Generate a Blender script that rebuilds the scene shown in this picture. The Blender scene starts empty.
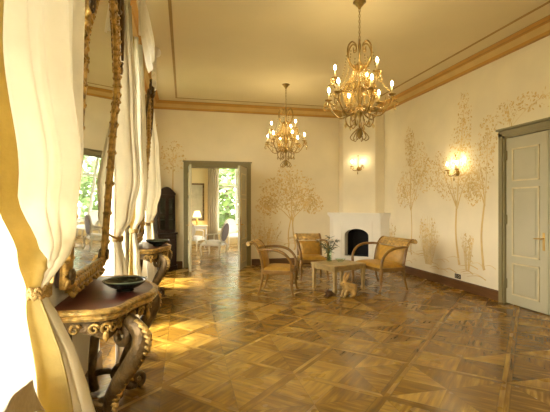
import bpy, bmesh, math, random
import numpy as np
from mathutils import Vector, Matrix

C = bpy.context.scene.collection
S = bpy.context.scene
PI = math.pi
R = math.radians

# ------------------------------------------------------------------ camera, world, sun, exposure
cam_d = bpy.data.cameras.new('camera')
cam_d.sensor_width = 36.0
cam_d.lens = 36.0 * 404.0 / 550.0
cam_d.clip_start = 0.02
cam = bpy.data.objects.new('camera', cam_d)
C.objects.link(cam)
cam.location = (0, 0, 1.45)
cam.rotation_euler = (R(90), 0, R(-12.7))
S.camera = cam

S.view_settings.view_transform = 'Standard'
S.view_settings.look = 'None'
S.view_settings.gamma = 1.0
S.view_settings.use_curve_mapping = False
S.view_settings.exposure = 0.62

W_STRENGTH = 13.0
world = bpy.data.worlds.new('sky')
S.world = world
world.use_nodes = True
wn = world.node_tree
wn.nodes.clear()
wo = wn.nodes.new('ShaderNodeOutputWorld')
wb = wn.nodes.new('ShaderNodeBackground')
wr = wn.nodes.new('ShaderNodeValToRGB')
wt = wn.nodes.new('ShaderNodeTexCoord')
ws = wn.nodes.new('ShaderNodeSeparateXYZ')
wn.links.new(wt.outputs['Generated'], ws.inputs[0])
wn.links.new(ws.outputs[2], wr.inputs[0])
wr.color_ramp.elements[0].position = 0.0
wr.color_ramp.elements[0].color = (1.0, 0.955, 0.83, 1)
wr.color_ramp.elements[1].position = 0.9
wr.color_ramp.elements[1].color = (1.0, 0.97, 0.91, 1)
wn.links.new(wr.outputs[0], wb.inputs[0])
wb.inputs[1].default_value = W_STRENGTH
wn.links.new(wb.outputs[0], wo.inputs[0])

sun_d = bpy.data.lights.new('sun', 'SUN')
sun_d.energy = 20.0
sun_d.angle = R(13)
sun_d.color = (1.0, 0.93, 0.78)
sun = bpy.data.objects.new('sun', sun_d)
C.objects.link(sun)
sun.rotation_euler = Vector((0.38, -0.01, -0.92)).to_track_quat('-Z', 'Y').to_euler()

BULB = 1.9         # candle bulb light, watts each

# ------------------------------------------------------------------ room numbers
XL, XR, YB, YF, ZC = -0.74, 4.70, 9.75, -3.0, 3.87
TH = 0.45                                  # thickness of the window wall
BAYS = [(-2.6, -0.9), (0.6, 2.3), (3.9, 5.5), (7.1, 8.7)]
WZ1 = 3.3


def portal(loc, sx, sy, direction):
    d = bpy.data.lights.new('window_portal', 'AREA')
    d.shape = 'RECTANGLE'
    d.size, d.size_y = sx, sy
    d.cycles.is_portal = True
    o = bpy.data.objects.new('window_portal', d)
    C.objects.link(o)
    o.location = loc
    o.rotation_euler = Vector(direction).to_track_quat('-Z', 'Y').to_euler()


for (y0, y1) in BAYS:
    portal((XL - TH - 0.05, (y0 + y1) / 2, 1.95), 2.7, y1 - y0, (1, 0, 0))
for o_ in [o for o in C.objects if o.name.startswith('window_portal')]:
    o_.rotation_euler = (0, R(-90), 0)
portal((2.0, 15.75, 1.75), 1.5, 2.5, (0, -1, 0))
C.objects[-1].rotation_euler = (R(-90), 0, 0)

# ------------------------------------------------------------------ node helpers and materials


def node_mat(name):
    m = bpy.data.materials.new(name)
    m.use_nodes = True
    nt = m.node_tree
    b = nt.nodes['Principled BSDF']
    return m, nt, b


def setin(b, **k):
    for kk, v in k.items():
        b.inputs[kk.replace('_', ' ')].default_value = v


def mat(name, col, rough=0.5, metal=0.0, var=0.12, scale=8.0, bump=0.0, bscale=None, stretch=(1, 1, 1), spec=0.5, dark=None):
    """colour with a soft noise variation and optional bump"""
    m, nt, b = node_mat(name)
    tc = nt.nodes.new('ShaderNodeTexCoord')
    mp = nt.nodes.new('ShaderNodeMapping')
    mp.inputs['Scale'].default_value = stretch
    nz = nt.nodes.new('ShaderNodeTexNoise')
    nz.inputs['Scale'].default_value = scale
    nz.inputs['Detail'].default_value = 4
    cr = nt.nodes.new('ShaderNodeValToRGB')
    c0 = dark if dark else tuple(c * (1 - var) for c in col)
    cr.color_ramp.elements[0].position = 0.3
    cr.color_ramp.elements[0].color = (*c0, 1)
    cr.color_ramp.elements[1].position = 0.7
    cr.color_ramp.elements[1].color = (*[min(1, c * (1 + var * 0.5)) for c in col], 1)
    nt.links.new(tc.outputs['Object'], mp.inputs[0])
    nt.links.new(mp.outputs[0], nz.inputs['Vector'])
    nt.links.new(nz.outputs['Fac'], cr.inputs[0])
    nt.links.new(cr.outputs[0], b.inputs['Base Color'])
    setin(b, Roughness=rough, Metallic=metal)
    b.inputs['Specular IOR Level'].default_value = spec
    if bump:
        n2 = nt.nodes.new('ShaderNodeTexNoise')
        n2.inputs['Scale'].default_value = bscale or scale * 3
        n2.inputs['Detail'].default_value = 3
        nt.links.new(mp.outputs[0], n2.inputs['Vector'])
        bp = nt.nodes.new('ShaderNodeBump')
        bp.inputs['Strength'].default_value = bump
        bp.inputs['Distance'].default_value = 0.02
        nt.links.new(n2.outputs['Fac'], bp.inputs['Height'])
        nt.links.new(bp.outputs[0], b.inputs['Normal'])
    return m


def cloth_mat(name, col, trans=0.3, rough=0.55, var=0.08, scale=6.0, sheen=0.3, stretch=(1, 1, 1), bump=0.15, bscale=40):
    m = mat(name, col, rough=rough, var=var, scale=scale, stretch=stretch, bump=bump, bscale=bscale)
    nt = m.node_tree
    b = nt.nodes['Principled BSDF']
    b.inputs['Sheen Weight'].default_value = sheen
    out = nt.nodes['Material Output']
    tr = nt.nodes.new('ShaderNodeBsdfTranslucent')
    tr.inputs[0].default_value = (*col, 1)
    mx = nt.nodes.new('ShaderNodeMixShader')
    mx.inputs[0].default_value = trans
    nt.links.new(b.outputs[0], mx.inputs[1])
    nt.links.new(tr.outputs[0], mx.inputs[2])
    nt.links.new(mx.outputs[0], out.inputs['Surface'])
    return m


def glass_mat(name, tint=(1, 1, 1), rough=0.0):
    m, nt, b = node_mat(name)
    nt.nodes.remove(b)
    out = nt.nodes['Material Output']
    t = nt.nodes.new('ShaderNodeBsdfTransparent')
    t.inputs[0].default_value = (*tint, 1)
    g = nt.nodes.new('ShaderNodeBsdfGlossy')
    g.inputs['Roughness'].default_value = rough
    lw = nt.nodes.new('ShaderNodeFresnel')
    # thin glass: the same reflectance from both of its faces
    ge = nt.nodes.new('ShaderNodeNewGeometry')
    mi = nt.nodes.new('ShaderNodeMath')
    mi.operation = 'MULTIPLY_ADD'
    nt.links.new(ge.outputs['Backfacing'], mi.inputs[0])
    mi.inputs[1].default_value = 1 / 1.45 - 1.45
    mi.inputs[2].default_value = 1.45
    nt.links.new(mi.outputs[0], lw.inputs[0])
    mx = nt.nodes.new('ShaderNodeMixShader')
    nt.links.new(lw.outputs[0], mx.inputs[0])
    nt.links.new(t.outputs[0], mx.inputs[1])
    nt.links.new(g.outputs[0], mx.inputs[2])
    nt.links.new(mx.outputs[0], out.inputs['Surface'])
    return m


def emit_mat(name, col, st):
    m, nt, b = node_mat(name)
    setin(b, Base_Color=(*col, 1), Emission_Color=(*col, 1), Emission_Strength=st)
    return m


def parquet(name, a0, b0, cell, cols, rough=0.25):
    m, nt, b = node_mat(name)
    N, L = nt.nodes, nt.links

    def val(x):
        return x

    def mth(op, a, c=None, d=None):
        n = N.new('ShaderNodeMath')
        n.operation = op
        for i, v in enumerate((a, c, d)):
            if v is None:
                continue
            if isinstance(v, (int, float)):
                n.inputs[i].default_value = v
            else:
                L.new(v, n.inputs[i])
        return n.outputs[0]
    tc = N.new('ShaderNodeTexCoord')
    sp = N.new('ShaderNodeSeparateXYZ')
    L.new(tc.outputs['Object'], sp.inputs[0])
    X, Y = sp.outputs[0], sp.outputs[1]
    k = 1 / math.sqrt(2)
    A = mth('MULTIPLY', mth('ADD', X, Y), k)
    Bq = mth('MULTIPLY', mth('SUBTRACT', Y, X), k)
    a = mth('DIVIDE', mth('SUBTRACT', A, a0), cell)
    c = mth('DIVIDE', mth('SUBTRACT', Bq, b0), cell)
    ia, ic = mth('FLOOR', a), mth('FLOOR', c)
    px = mth('SUBTRACT', mth('FRACT', a), 0.5)
    py = mth('SUBTRACT', mth('FRACT', c), 0.5)
    ax, ay = mth('ABSOLUTE', px), mth('ABSOLUTE', py)
    mxx = mth('MAXIMUM', ax, ay)
    band = mth('GREATER_THAN', mxx, 0.452)
    s1 = mth('GREATER_THAN', px, 0.0)
    s2 = mth('GREATER_THAN', py, 0.0)
    s3 = mth('GREATER_THAN', ax, ay)
    idx = mth('ADD', s1, mth('ADD', mth('MULTIPLY', s2, 2), mth('MULTIPLY', s3, 4)))
    idx = mth('ADD', mth('MULTIPLY', idx, mth('SUBTRACT', 1.0, band)), mth('MULTIPLY', band, mth('ADD', mth('MULTIPLY', s3, 2), 11.0)))
    cmb = N.new('ShaderNodeCombineXYZ')
    L.new(ia, cmb.inputs[0])
    L.new(ic, cmb.inputs[1])
    L.new(idx, cmb.inputs[2])
    wn_ = N.new('ShaderNodeTexWhiteNoise')
    wn_.noise_dimensions = '3D'
    L.new(cmb.outputs[0], wn_.inputs['Vector'])
    # grain, stretched along the strip direction
    def grain(sx, sy):
        cb = N.new('ShaderNodeCombineXYZ')
        L.new(mth('MULTIPLY', a, sx), cb.inputs[0])
        L.new(mth('MULTIPLY', c, sy), cb.inputs[1])
        L.new(mth('MULTIPLY', idx, 3.7), cb.inputs[2])
        nz = N.new('ShaderNodeTexNoise')
        nz.inputs['Scale'].default_value = 1.0
        nz.inputs['Detail'].default_value = 3
        L.new(cb.outputs[0], nz.inputs['Vector'])
        return nz.outputs['Fac']
    g1, g2 = grain(2.5, 22), grain(22, 2.5)
    sel = mth('ABSOLUTE', mth('SUBTRACT', s3, band))
    gm = mth('ADD', mth('MULTIPLY', g1, sel), mth('MULTIPLY', g2, mth('SUBTRACT', 1.0, sel)))
    tone = mth('ADD', mth('MULTIPLY', wn_.outputs['Value'], 0.46), mth('MULTIPLY', mth('SUBTRACT', gm, 0.5), 1.3))
    tone = mth('ADD', tone, 0.27)
    tone = mth('SUBTRACT', tone, mth('MULTIPLY', band, 0.02))
    cr = N.new('ShaderNodeValToRGB')
    e = cr.color_ramp.elements
    e[0].position, e[0].color = 0.05, (*cols[0], 1)
    e[1].position, e[1].color = 0.95, (*cols[2], 1)
    m_ = e.new(0.5)
    m_.color = (*cols[1], 1)
    L.new(tone, cr.inputs[0])
    # joints
    j1 = mth('LESS_THAN', mth('ABSOLUTE', mth('SUBTRACT', ax, ay)), 0.006)
    j2 = mth('LESS_THAN', mth('MINIMUM', ax, ay), 0.004)
    j3 = mth('LESS_THAN', mth('ABSOLUTE', mth('SUBTRACT', mxx, 0.452)), 0.006)
    inn = mth('SUBTRACT', 1.0, band)
    joint = mth('MINIMUM', 1.0, mth('ADD', j3, mth('MULTIPLY', inn, mth('ADD', j1, j2))))
    mixc = N.new('ShaderNodeMix')
    mixc.data_type = 'RGBA'
    L.new(mth('MULTIPLY', joint, 0.4), mixc.inputs[0])
    L.new(cr.outputs[0], mixc.inputs[6])
    mixc.inputs[7].default_value = (*[x * 0.5 for x in cols[0]], 1)
    L.new(mixc.outputs[2], b.inputs['Base Color'])
    b.inputs['Specular IOR Level'].default_value = 0.36
    nr = N.new('ShaderNodeTexNoise')
    nr.inputs['Scale'].default_value = 3.0
    L.new(tc.outputs['Object'], nr.inputs['Vector'])
    L.new(mth('ADD', mth('MULTIPLY', nr.outputs['Fac'], 0.16), mth('ADD', mth('MULTIPLY', wn_.outputs['Value'], 0.10), rough - 0.13)), b.inputs['Roughness'])
    bp = N.new('ShaderNodeBump')
    bp.inputs['Strength'].default_value = 0.12
    bp.inputs['Distance'].default_value = 0.01
    L.new(mth('SUBTRACT', gm, mth('MULTIPLY', joint, 0.5)), bp.inputs['Height'])
    L.new(bp.outputs[0], b.inputs['Normal'])
    return m


M = {}
M['floor'] = parquet('oak_parquet', 3.04, 0.945, 0.78, ((0.09, 0.042, 0.005), (0.225, 0.115, 0.014), (0.51, 0.325, 0.062)))
M['wall'] = mat('cream_plaster', (0.84, 0.74, 0.52), rough=0.85, var=0.07, scale=1.6, bump=0.05, bscale=60)
M['far_wall'] = mat('yellow_plaster', (0.82, 0.68, 0.36), rough=0.85, var=0.05, scale=2)
M['white_plaster'] = mat('white_plaster', (0.84, 0.79, 0.66), rough=0.8, var=0.03, scale=3)
M['ceiling'] = mat('ceiling_paint', (0.72, 0.60, 0.35), rough=0.9, var=0.04, scale=1.2)
M['cornice'] = mat('ochre_cornice_paint', (0.52, 0.265, 0.045), rough=0.6, var=0.1, scale=4)
M['cornice_light'] = mat('pale_ochre_cornice_paint', (0.60, 0.40, 0.13), rough=0.6, var=0.1, scale=4)
M['stripe'] = mat('brown_line_paint', (0.38, 0.235, 0.07), rough=0.7)
M['baseboard'] = mat('brown_baseboard_wood', (0.13, 0.058, 0.018), rough=0.4, var=0.3, scale=4, stretch=(1, 1, 8))
M['mural_a'] = mat('mural_leaf_paint', (0.70, 0.49, 0.185), rough=0.85, var=0.15, scale=5)
M['mural_b'] = mat('mural_pale_paint', (0.76, 0.60, 0.31), rough=0.85, var=0.1, scale=5)
M['door'] = mat('grey_green_door_paint', (0.46, 0.42, 0.275), rough=0.45, var=0.05, scale=3)
M['door_line'] = mat('pale_gilt_line', (0.66, 0.57, 0.33), rough=0.4)
M['door_brown'] = mat('olive_frame_paint', (0.25, 0.205, 0.09), rough=0.45, var=0.08, scale=3)
M['brass'] = mat('brass', (0.62, 0.40, 0.12), rough=0.3, metal=0.9)
M['dark_metal'] = mat('dark_metal', (0.05, 0.045, 0.04), rough=0.45, metal=0.6)
M['window_paint'] = mat('white_window_paint', (0.82, 0.80, 0.72), rough=0.4, var=0.03)
M['pane'] = glass_mat('window_glass')
M['glass'] = glass_mat('clear_glass', (0.90, 0.96, 0.90))
M['soot'] = mat('sooty_brick', (0.012, 0.010, 0.009), rough=0.95)
M['silk'] = cloth_mat('cream_silk', (0.88, 0.83, 0.71), trans=0.30, rough=0.42, bump=0.45, bscale=9)
M['gold_silk'] = cloth_mat('gold_silk', (0.56, 0.43, 0.14), trans=0.32, rough=0.4, var=0.2, scale=9)
M['rope'] = mat('gold_cord', (0.40, 0.25, 0.07), rough=0.6, bump=0.6, bscale=120)
M['gilt'] = mat('carved_gilt', (0.56, 0.36, 0.10), rough=0.34, metal=0.5, var=0.7, scale=22, bump=0.6, bscale=45)
M['gilt_dark'] = mat('aged_gilt', (0.15, 0.09, 0.028), rough=0.42, metal=0.35, var=0.65, scale=14, bump=0.5, bscale=40)
M['mirror_m'] = mat('mirror_silver', (0.78, 0.80, 0.76), rough=0.02, metal=1.0, var=0.03, scale=2)
M['marble'] = mat('red_marble', (0.12, 0.03, 0.018), rough=0.35, var=0.5, scale=10)
M['bowl'] = mat('dark_glaze', (0.018, 0.024, 0.018), rough=0.12, var=0.5, scale=6)
M['bowl_rim'] = mat('pale_glaze', (0.20, 0.22, 0.15), rough=0.18, var=0.4, scale=18)
M['mahogany'] = mat('mahogany', (0.035, 0.012, 0.005), rough=0.3, var=0.4, scale=5, stretch=(4, 4, 0.6))
M['chair_wood'] = mat('honey_wood', (0.25, 0.13, 0.024), rough=0.33, var=0.35, scale=10, stretch=(1, 1, 1))
M['chair_gold'] = cloth_mat('gold_upholstery', (0.46, 0.25, 0.03), trans=0.0, rough=0.42, var=0.25, scale=14, sheen=0.0)
M['table_wood'] = mat('pale_gilt_wood', (0.42, 0.29, 0.10), rough=0.4, var=0.3, scale=12)
M['linen'] = cloth_mat('cream_linen', (0.40, 0.32, 0.20), trans=0.0, rough=0.8, var=0.12, scale=60)
M['bronze_gold'] = mat('worn_gilt', (0.56, 0.36, 0.11), rough=0.45, metal=0.3, var=0.45, scale=18)
M['bronze_dark'] = mat('dark_bronze', (0.12, 0.065, 0.03), rough=0.4, metal=0.4, var=0.4, scale=18)
M['chand'] = mat('chandelier_brass', (0.36, 0.235, 0.07), rough=0.3, metal=0.75, var=0.35, scale=20)
M['crystal'] = glass_mat('crystal', (1.0, 0.93, 0.72), 0.08)
_nt = M['crystal'].node_tree
_mx = _nt.nodes['Mix Shader']
_df = _nt.nodes.new('ShaderNodeBsdfTranslucent')
_df.inputs[0].default_value = (0.85, 0.62, 0.25, 1)
_m2 = _nt.nodes.new('ShaderNodeMixShader')
_m2.inputs[0].default_value = 0.28
_nt.links.new(_mx.outputs[0], _m2.inputs[1])
_nt.links.new(_df.outputs[0], _m2.inputs[2])
_nt.links.new(_m2.outputs[0], _nt.nodes['Material Output'].inputs['Surface'])
M['candle'] = mat('candle_sleeve', (0.80, 0.66, 0.36), rough=0.5)
M['bulb'] = emit_mat('glowing_bulb', (1.0, 0.90, 0.62), 40.0)
M['leaf'] = mat('dark_leaf', (0.045, 0.075, 0.02), rough=0.45, var=0.4, scale=30)
M['petal'] = mat('cream_petal', (0.80, 0.72, 0.55), rough=0.5)
M['water'] = glass_mat('water', (0.85, 0.93, 0.85))
M['tree_leaf'] = mat('garden_leaf', (0.12, 0.20, 0.04), rough=0.6, var=0.5, scale=1.5)
M['bark'] = mat('bark', (0.12, 0.08, 0.05), rough=0.9)
M['lawn'] = mat('lawn', (0.05, 0.07, 0.02), rough=0.9, var=0.3, scale=3)
M['white_wood'] = mat('white_lacquer', (0.80, 0.76, 0.64), rough=0.35, var=0.04)
M['white_cloth'] = cloth_mat('white_upholstery', (0.84, 0.80, 0.70), trans=0.0, rough=0.7)
M['brown_cloth'] = cloth_mat('brown_upholstery', (0.10, 0.045, 0.015), trans=0.0, rough=0.7)
M['beige_cloth'] = cloth_mat('beige_curtain_cloth', (0.60, 0.52, 0.36), trans=0.25, rough=0.7)
M['grey_panel'] = mat('grey_green_panel', (0.46, 0.42, 0.28), rough=0.5)
M['shade'] = emit_mat('lamp_shade', (1.0, 0.82, 0.48), 1.6)
M['socket'] = mat('dark_bakelite', (0.03, 0.02, 0.015), rough=0.3)

# ------------------------------------------------------------------ mesh helpers


def V(*a):
    return Vector(a)


def catmull(pts, k=6, closed=False):
    P = [Vector(p) for p in pts]
    n = len(P)
    out = []
    rng = range(n) if closed else range(n - 1)
    for i in rng:
        if closed:
            p0, p1, p2, p3 = P[(i - 1) % n], P[i], P[(i + 1) % n], P[(i + 2) % n]
        else:
            p0, p1, p2, p3 = P[max(i - 1, 0)], P[i], P[i + 1], P[min(i + 2, n - 1)]
        for j in range(k):
            t = j / k
            out.append(0.5 * ((2 * p1) + (p2 - p0) * t + (2 * p0 - 5 * p1 + 4 * p2 - p3) * t * t + (3 * p1 - p0 - 3 * p2 + p3) * t ** 3))
    if not closed:
        out.append(P[-1])
    return out


class MB:
    def __init__(self):
        self.bm = bmesh.new()
        self.mi = 0

    def face(self, vs, smooth=False):
        try:
            f = self.bm.faces.new(vs)
            f.material_index = self.mi
            f.smooth = smooth
            return f
        except ValueError:
            return None

    def box(self, x0, x1, y0, y1, z0, z1):
        v = [self.bm.verts.new(p) for p in ((x0, y0, z0), (x1, y0, z0), (x1, y1, z0), (x0, y1, z0), (x0, y0, z1), (x1, y0, z1), (x1, y1, z1), (x0, y1, z1))]
        for q in ((0, 3, 2, 1), (4, 5, 6, 7), (0, 1, 5, 4), (1, 2, 6, 5), (2, 3, 7, 6), (3, 0, 4, 7)):
            self.face([v[i] for i in q])
        return self

    def bbox(self, x0, x1, y0, y1, z0, z1, b=0.006):
        """bevelled box"""
        n0 = set(self.bm.verts)
        self.box(x0, x1, y0, y1, z0, z1)
        nv = [v for v in self.bm.verts if v not in n0]
        es = list({e for v in nv for e in v.link_edges})
        r = bmesh.ops.bevel(self.bm, geom=es, offset=b, segments=2, affect='EDGES', profile=0.5)
        for f in r['faces']:
            f.material_index = self.mi
        return self

    def quad(self, *p):
        self.face([self.bm.verts.new(q) for q in p])
        return self

    def poly(self, pts):
        self.face([self.bm.verts.new(q) for q in pts])
        return self

    def rings(self, rings, closed=True, caps=True, smooth=True, loop=False):
        vr = [[self.bm.verts.new(p) for p in r] for r in rings]
        n = len(vr[0])
        rr = range(len(vr)) if loop else range(len(vr) - 1)
        for i in rr:
            a, b = vr[i], vr[(i + 1) % len(vr)]
            for j in (range(n) if closed else range(n - 1)):
                self.face([a[j], a[(j + 1) % n], b[(j + 1) % n], b[j]], smooth)
        if caps and not loop and closed:
            self.face(vr[0][::-1])
            self.face(vr[-1])
        return self

    def tube(self, pts, r=0.01, n=8, caps=True, loop=False, flat=1.0, up=None):
        P = [Vector(p) for p in pts]
        m = len(P)
        rs = [r] * m if isinstance(r, (int, float)) else [float(np.interp(i / (m - 1), np.linspace(0, 1, len(r)), r)) for i in range(m)]
        T = []
        for i in range(m):
            if loop:
                t = P[(i + 1) % m] - P[(i - 1) % m]
            else:
                t = P[min(i + 1, m - 1)] - P[max(i - 1, 0)]
            T.append(t.normalized() if t.length > 1e-9 else Vector((0, 0, 1)))
        nrm = Vector(up) if up else (Vector((0, 0, 1)) if abs(T[0].z) < 0.9 else Vector((1, 0, 0)))
        rings = []
        for i in range(m):
            nrm = nrm - T[i] * nrm.dot(T[i])
            if nrm.length < 1e-6:
                nrm = T[i].orthogonal()
            nrm.normalize()
            bi = T[i].cross(nrm)
            rings.append([P[i] + nrm * (rs[i] * math.cos(2 * PI * j / n)) + bi * (rs[i] * flat * math.sin(2 * PI * j / n)) for j in range(n)])
        self.rings(rings, caps=caps, loop=loop)
        return self

    def lathe(self, prof, n=16, c=(0, 0), smooth=True, caps=True, sx=1.0, sy=1.0):
        rings = [[(c[0] + sx * max(r, 1e-4) * math.cos(2 * PI * j / n), c[1] + sy * max(r, 1e-4) * math.sin(2 * PI * j / n), z) for j in range(n)] for r, z in prof]
        self.rings(rings, smooth=smooth, caps=caps)
        return self

    def ell(self, c, r, n=8, k=5, rot=None):
        if isinstance(r, (int, float)):
            r = (r, r, r)
        c = Vector(c)
        rings = []
        for i in range(1, k):
            ph = PI * i / k
            ring = []
            for j in range(n):
                p = Vector((r[0] * math.sin(ph) * math.cos(2 * PI * j / n), r[1] * math.sin(ph) * math.sin(2 * PI * j / n), -r[2] * math.cos(ph)))
                if rot:
                    p = rot @ p
                ring.append(self.bm.verts.new(c + p))
            rings.append(ring)
        for a, b in zip(rings, rings[1:]):
            for j in range(n):
                self.face([a[j], a[(j + 1) % n], b[(j + 1) % n], b[j]], True)
        b0 = Vector((0, 0, -r[2]))
        t0 = Vector((0, 0, r[2]))
        if rot:
            b0, t0 = rot @ b0, rot @ t0
        vb, vt = self.bm.verts.new(c + b0), self.bm.verts.new(c + t0)
        for j in range(n):
            self.face([rings[0][(j + 1) % n], rings[0][j], vb], True)
            self.face([rings[-1][j], rings[-1][(j + 1) % n], vt], True)
        return self

    def prism(self, poly, f, d0, d1, smooth=False):
        """polygon extruded; f(u, v, d) -> xyz"""
        self.rings([[f(u, v, d0) for u, v in poly], [f(u, v, d1) for u, v in poly]], smooth=smooth)
        return self

    def grid(self, fn, nu, nv, smooth=True):
        vs = [[self.bm.verts.new(fn(i / nu, j / nv)) for i in range(nu + 1)] for j in range(nv + 1)]
        for j in range(nv):
            for i in range(nu):
                self.face([vs[j][i], vs[j][i + 1], vs[j + 1][i + 1], vs[j + 1][i]], smooth)
        return self

    def build(self, name, mats, parent=None, world=False, normals=True, loc=None, rot=None):
        if normals:
            bmesh.ops.recalc_face_normals(self.bm, faces=self.bm.faces[:])
        if world and parent is not None:
            self.bm.transform(Matrix.Translation(-Vector(parent.location)))
        me = bpy.data.meshes.new(name)
        self.bm.to_mesh(me)
        self.bm.free()
        for m_ in (mats if isinstance(mats, (list, tuple)) else [mats]):
            me.materials.append(m_)
        o = bpy.data.objects.new(name, me)
        C.objects.link(o)
        if parent is not None:
            o.parent = parent
        if loc:
            o.location = loc
        if rot:
            o.rotation_euler = rot
        return o


def tag(o, label, cat, group=None):
    o['label'] = label
    o['category'] = cat
    if group:
        o['group'] = group
    return o


def thing(name, label, cat, loc=(0, 0, 0), rz=0.0, group=None, rot=None):
    o = bpy.data.objects.new(name, None)
    o.empty_display_size = 0.1
    C.objects.link(o)
    o.location = loc
    o.rotation_euler = rot if rot else (0, 0, rz)
    return tag(o, label, cat, group)


def structure(o):
    o['kind'] = 'structure'
    return o


def copy_tree(o, parent=None):
    c = o.copy()
    C.objects.link(c)
    if parent is not None:
        c.parent = parent
    for ch in list(o.children):
        copy_tree(ch, c)
    return c


def part(mb, name, m, parent, **k):
    return mb.build(name, m, parent, **k)


# ------------------------------------------------------------------ room shell
b = MB()
b.quad((XL - TH, YF, 0), (XR + 0.2, YF, 0), (XR + 0.2, YB, 0), (XL - TH, YB, 0))
structure(b.build('floor', M['floor']))

b = MB()
b.box(XL - TH, XR + 0.2, YF - 0.2, YB + 0.2, ZC, ZC + 0.15)
structure(b.build('ceiling', M['ceiling']))

# window wall
b = MB()
ys = [YF] + [y for bay in BAYS for y in bay] + [YB]
for y0, y1 in zip(ys[0::2], ys[1::2]):
    b.box(XL - TH, XL, y0, y1, 0, WZ1)
b.box(XL - TH, XL, YF, YB, WZ1, ZC)
for y0, y1 in BAYS:
    b.box(XL - TH, XL - TH + 0.14, y0, y1, 0, 0.55)
structure(b.build('wall_left', M['white_plaster']))


def mural_leaf(b, P, s, z, size, ang, rng):
    """one painted leaf, a pointed oval lying on the wall"""
    DEPTH[0] += 1
    l, w = size, size * rng.uniform(0.35, 0.6)
    pts = [(-l, 0), (-l * 0.3, w), (l * 0.5, w * 0.7), (l, 0), (l * 0.5, -w * 0.7), (-l * 0.3, -w)]
    ca, sa = math.cos(ang), math.sin(ang)
    b.poly([P(s + x * ca - y * sa, z + x * sa + y * ca) for x, y in pts])


def mural_stroke(b, P, pts, w0, w1):
    q = catmull([(x, y, 0) for x, y in pts], 5)
    for i in range(len(q) - 1):
        DEPTH[0] += 1
        t = (q[i + 1] - q[i]).normalized()
        n = Vector((-t.y, t.x, 0))
        wa = w0 + (w1 - w0) * i / (len(q) - 1)
        wb_ = w0 + (w1 - w0) * (i + 1) / (len(q) - 1)
        b.poly([P(*(q[i] + n * wa).xy), P(*(q[i] - n * wa).xy), P(*(q[i + 1] - n * wb_).xy), P(*(q[i + 1] + n * wb_).xy)])


def mural_tree(b, P, s, z0, zc, crown, seed, nleaf=260, trunk_w=0.022, lean=0.0, lsize=0.035, mids=(1, 2)):
    """crown: list of (ds, z, rs, rz) clumps"""
    rng = random.Random(seed)
    b.mi = mids[0]
    top = (s + lean, zc)
    mid = (s + lean * 0.3 + rng.uniform(-0.06, 0.06), (z0 + zc) / 2)
    mural_stroke(b, P, [(s - 0.03, z0), (s, z0 + 0.12), mid, top], trunk_w, trunk_w * 0.6)
    for ds, cz, rs, rz in crown:
        mural_stroke(b, P, [(s + lean * 0.8, zc - 0.15), (s + lean * 0.8 + ds * 0.45, (zc + cz) / 2), (s + ds, cz + rz * 0.4)], trunk_w * 0.5, 0.004)
        n = int(nleaf * 1.7 / len(crown))
        for k in range(n):
            r_, a_ = rng.random() ** 0.6, rng.uniform(0, 2 * PI)
            b.mi = mids[0] if rng.random() < 0.55 else mids[1]
            mural_leaf(b, P, s + ds + rs * r_ * math.cos(a_), cz + rz * r_ * math.sin(a_), 0.74 * lsize * rng.uniform(0.5, 1.3), rng.uniform(0, PI), rng)
    b.mi = 0


def mural_bush(b, P, s, z0, h, w, seed, n=24):
    rng = random.Random(seed)
    for k in range(n):
        b.mi = 1 if k % 3 == 0 else 2
        dx = rng.uniform(-1, 1) * w
        hh = h * rng.uniform(0.5, 1.0)
        mural_stroke(b, P, [(s + dx * 0.3, z0), (s + dx * 0.7, z0 + hh * 0.6), (s + dx, z0 + hh)], 0.006, 0.002)
        for q in range(7):
            t = rng.uniform(0.35, 1)
            mural_leaf(b, P, s + dx * t + rng.uniform(-0.04, 0.04), z0 + hh * t, 0.028 * rng.uniform(0.6, 1.2), rng.uniform(0.3, 2.8), rng)
    b.mi = 0


def mural_ground(b, P, s0, s1, z, seed, n=26):
    rng = random.Random(seed)
    for k in range(n):
        b.mi = 1 if k % 3 == 0 else 2
        s = rng.uniform(s0, s1)
        l = rng.uniform(0.15, 0.5)
        zz = z + rng.uniform(-0.12, 0.16)
        mural_stroke(b, P, [(s, zz), (s + l * 0.4, zz + 0.04), (s + l, zz - 0.01)], 0.010, 0.003)
    b.mi = 0


# end wall with the doorway
DX0, DX1, DZ = 0.10, 1.48, 2.38
b = MB()
b.box(XL - TH, DX0, YB, YB + 0.2, 0, ZC)
b.box(DX1, XR + 0.2, YB, YB + 0.2, 0, ZC)
b.box(DX0, DX1, YB, YB + 0.2, DZ, ZC)
DEPTH = [0]


def paint_depth():
    return 0.0015 + (DEPTH[0] % 170) * 1.7e-5


Pb = lambda s, z: (s, YB - paint_depth(), z)
mural_tree(b, Pb, 2.55, 0.35, 1.25, [(-0.35, 1.75, 0.42, 0.42), (0.3, 1.8, 0.42, 0.45), (0.0, 2.15, 0.38, 0.38), (-0.55, 1.45, 0.3, 0.25), (0.62, 1.5, 0.28, 0.25)], 3, nleaf=620, lean=0.08, lsize=0.04)
mural_tree(b, Pb, 2.72, 0.35, 1.2, [(0.2, 1.6, 0.3, 0.3), (-0.1, 1.6, 0.3, 0.3)], 4, nleaf=160, lean=-0.08, lsize=0.04)
mural_bush(b, Pb, 1.95, 0.3, 0.95, 0.42, 7, n=26)
mural_tree(b, Pb, -0.25, 1.2, 2.3, [(0, 2.6, 0.3, 0.4)], 9, nleaf=100)
mural_ground(b, Pb, 1.7, 3.5, 0.5, 11)
structure(b.build('wall_back', [M['wall'], M['mural_a'], M['mural_b']], normals=False))

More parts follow.
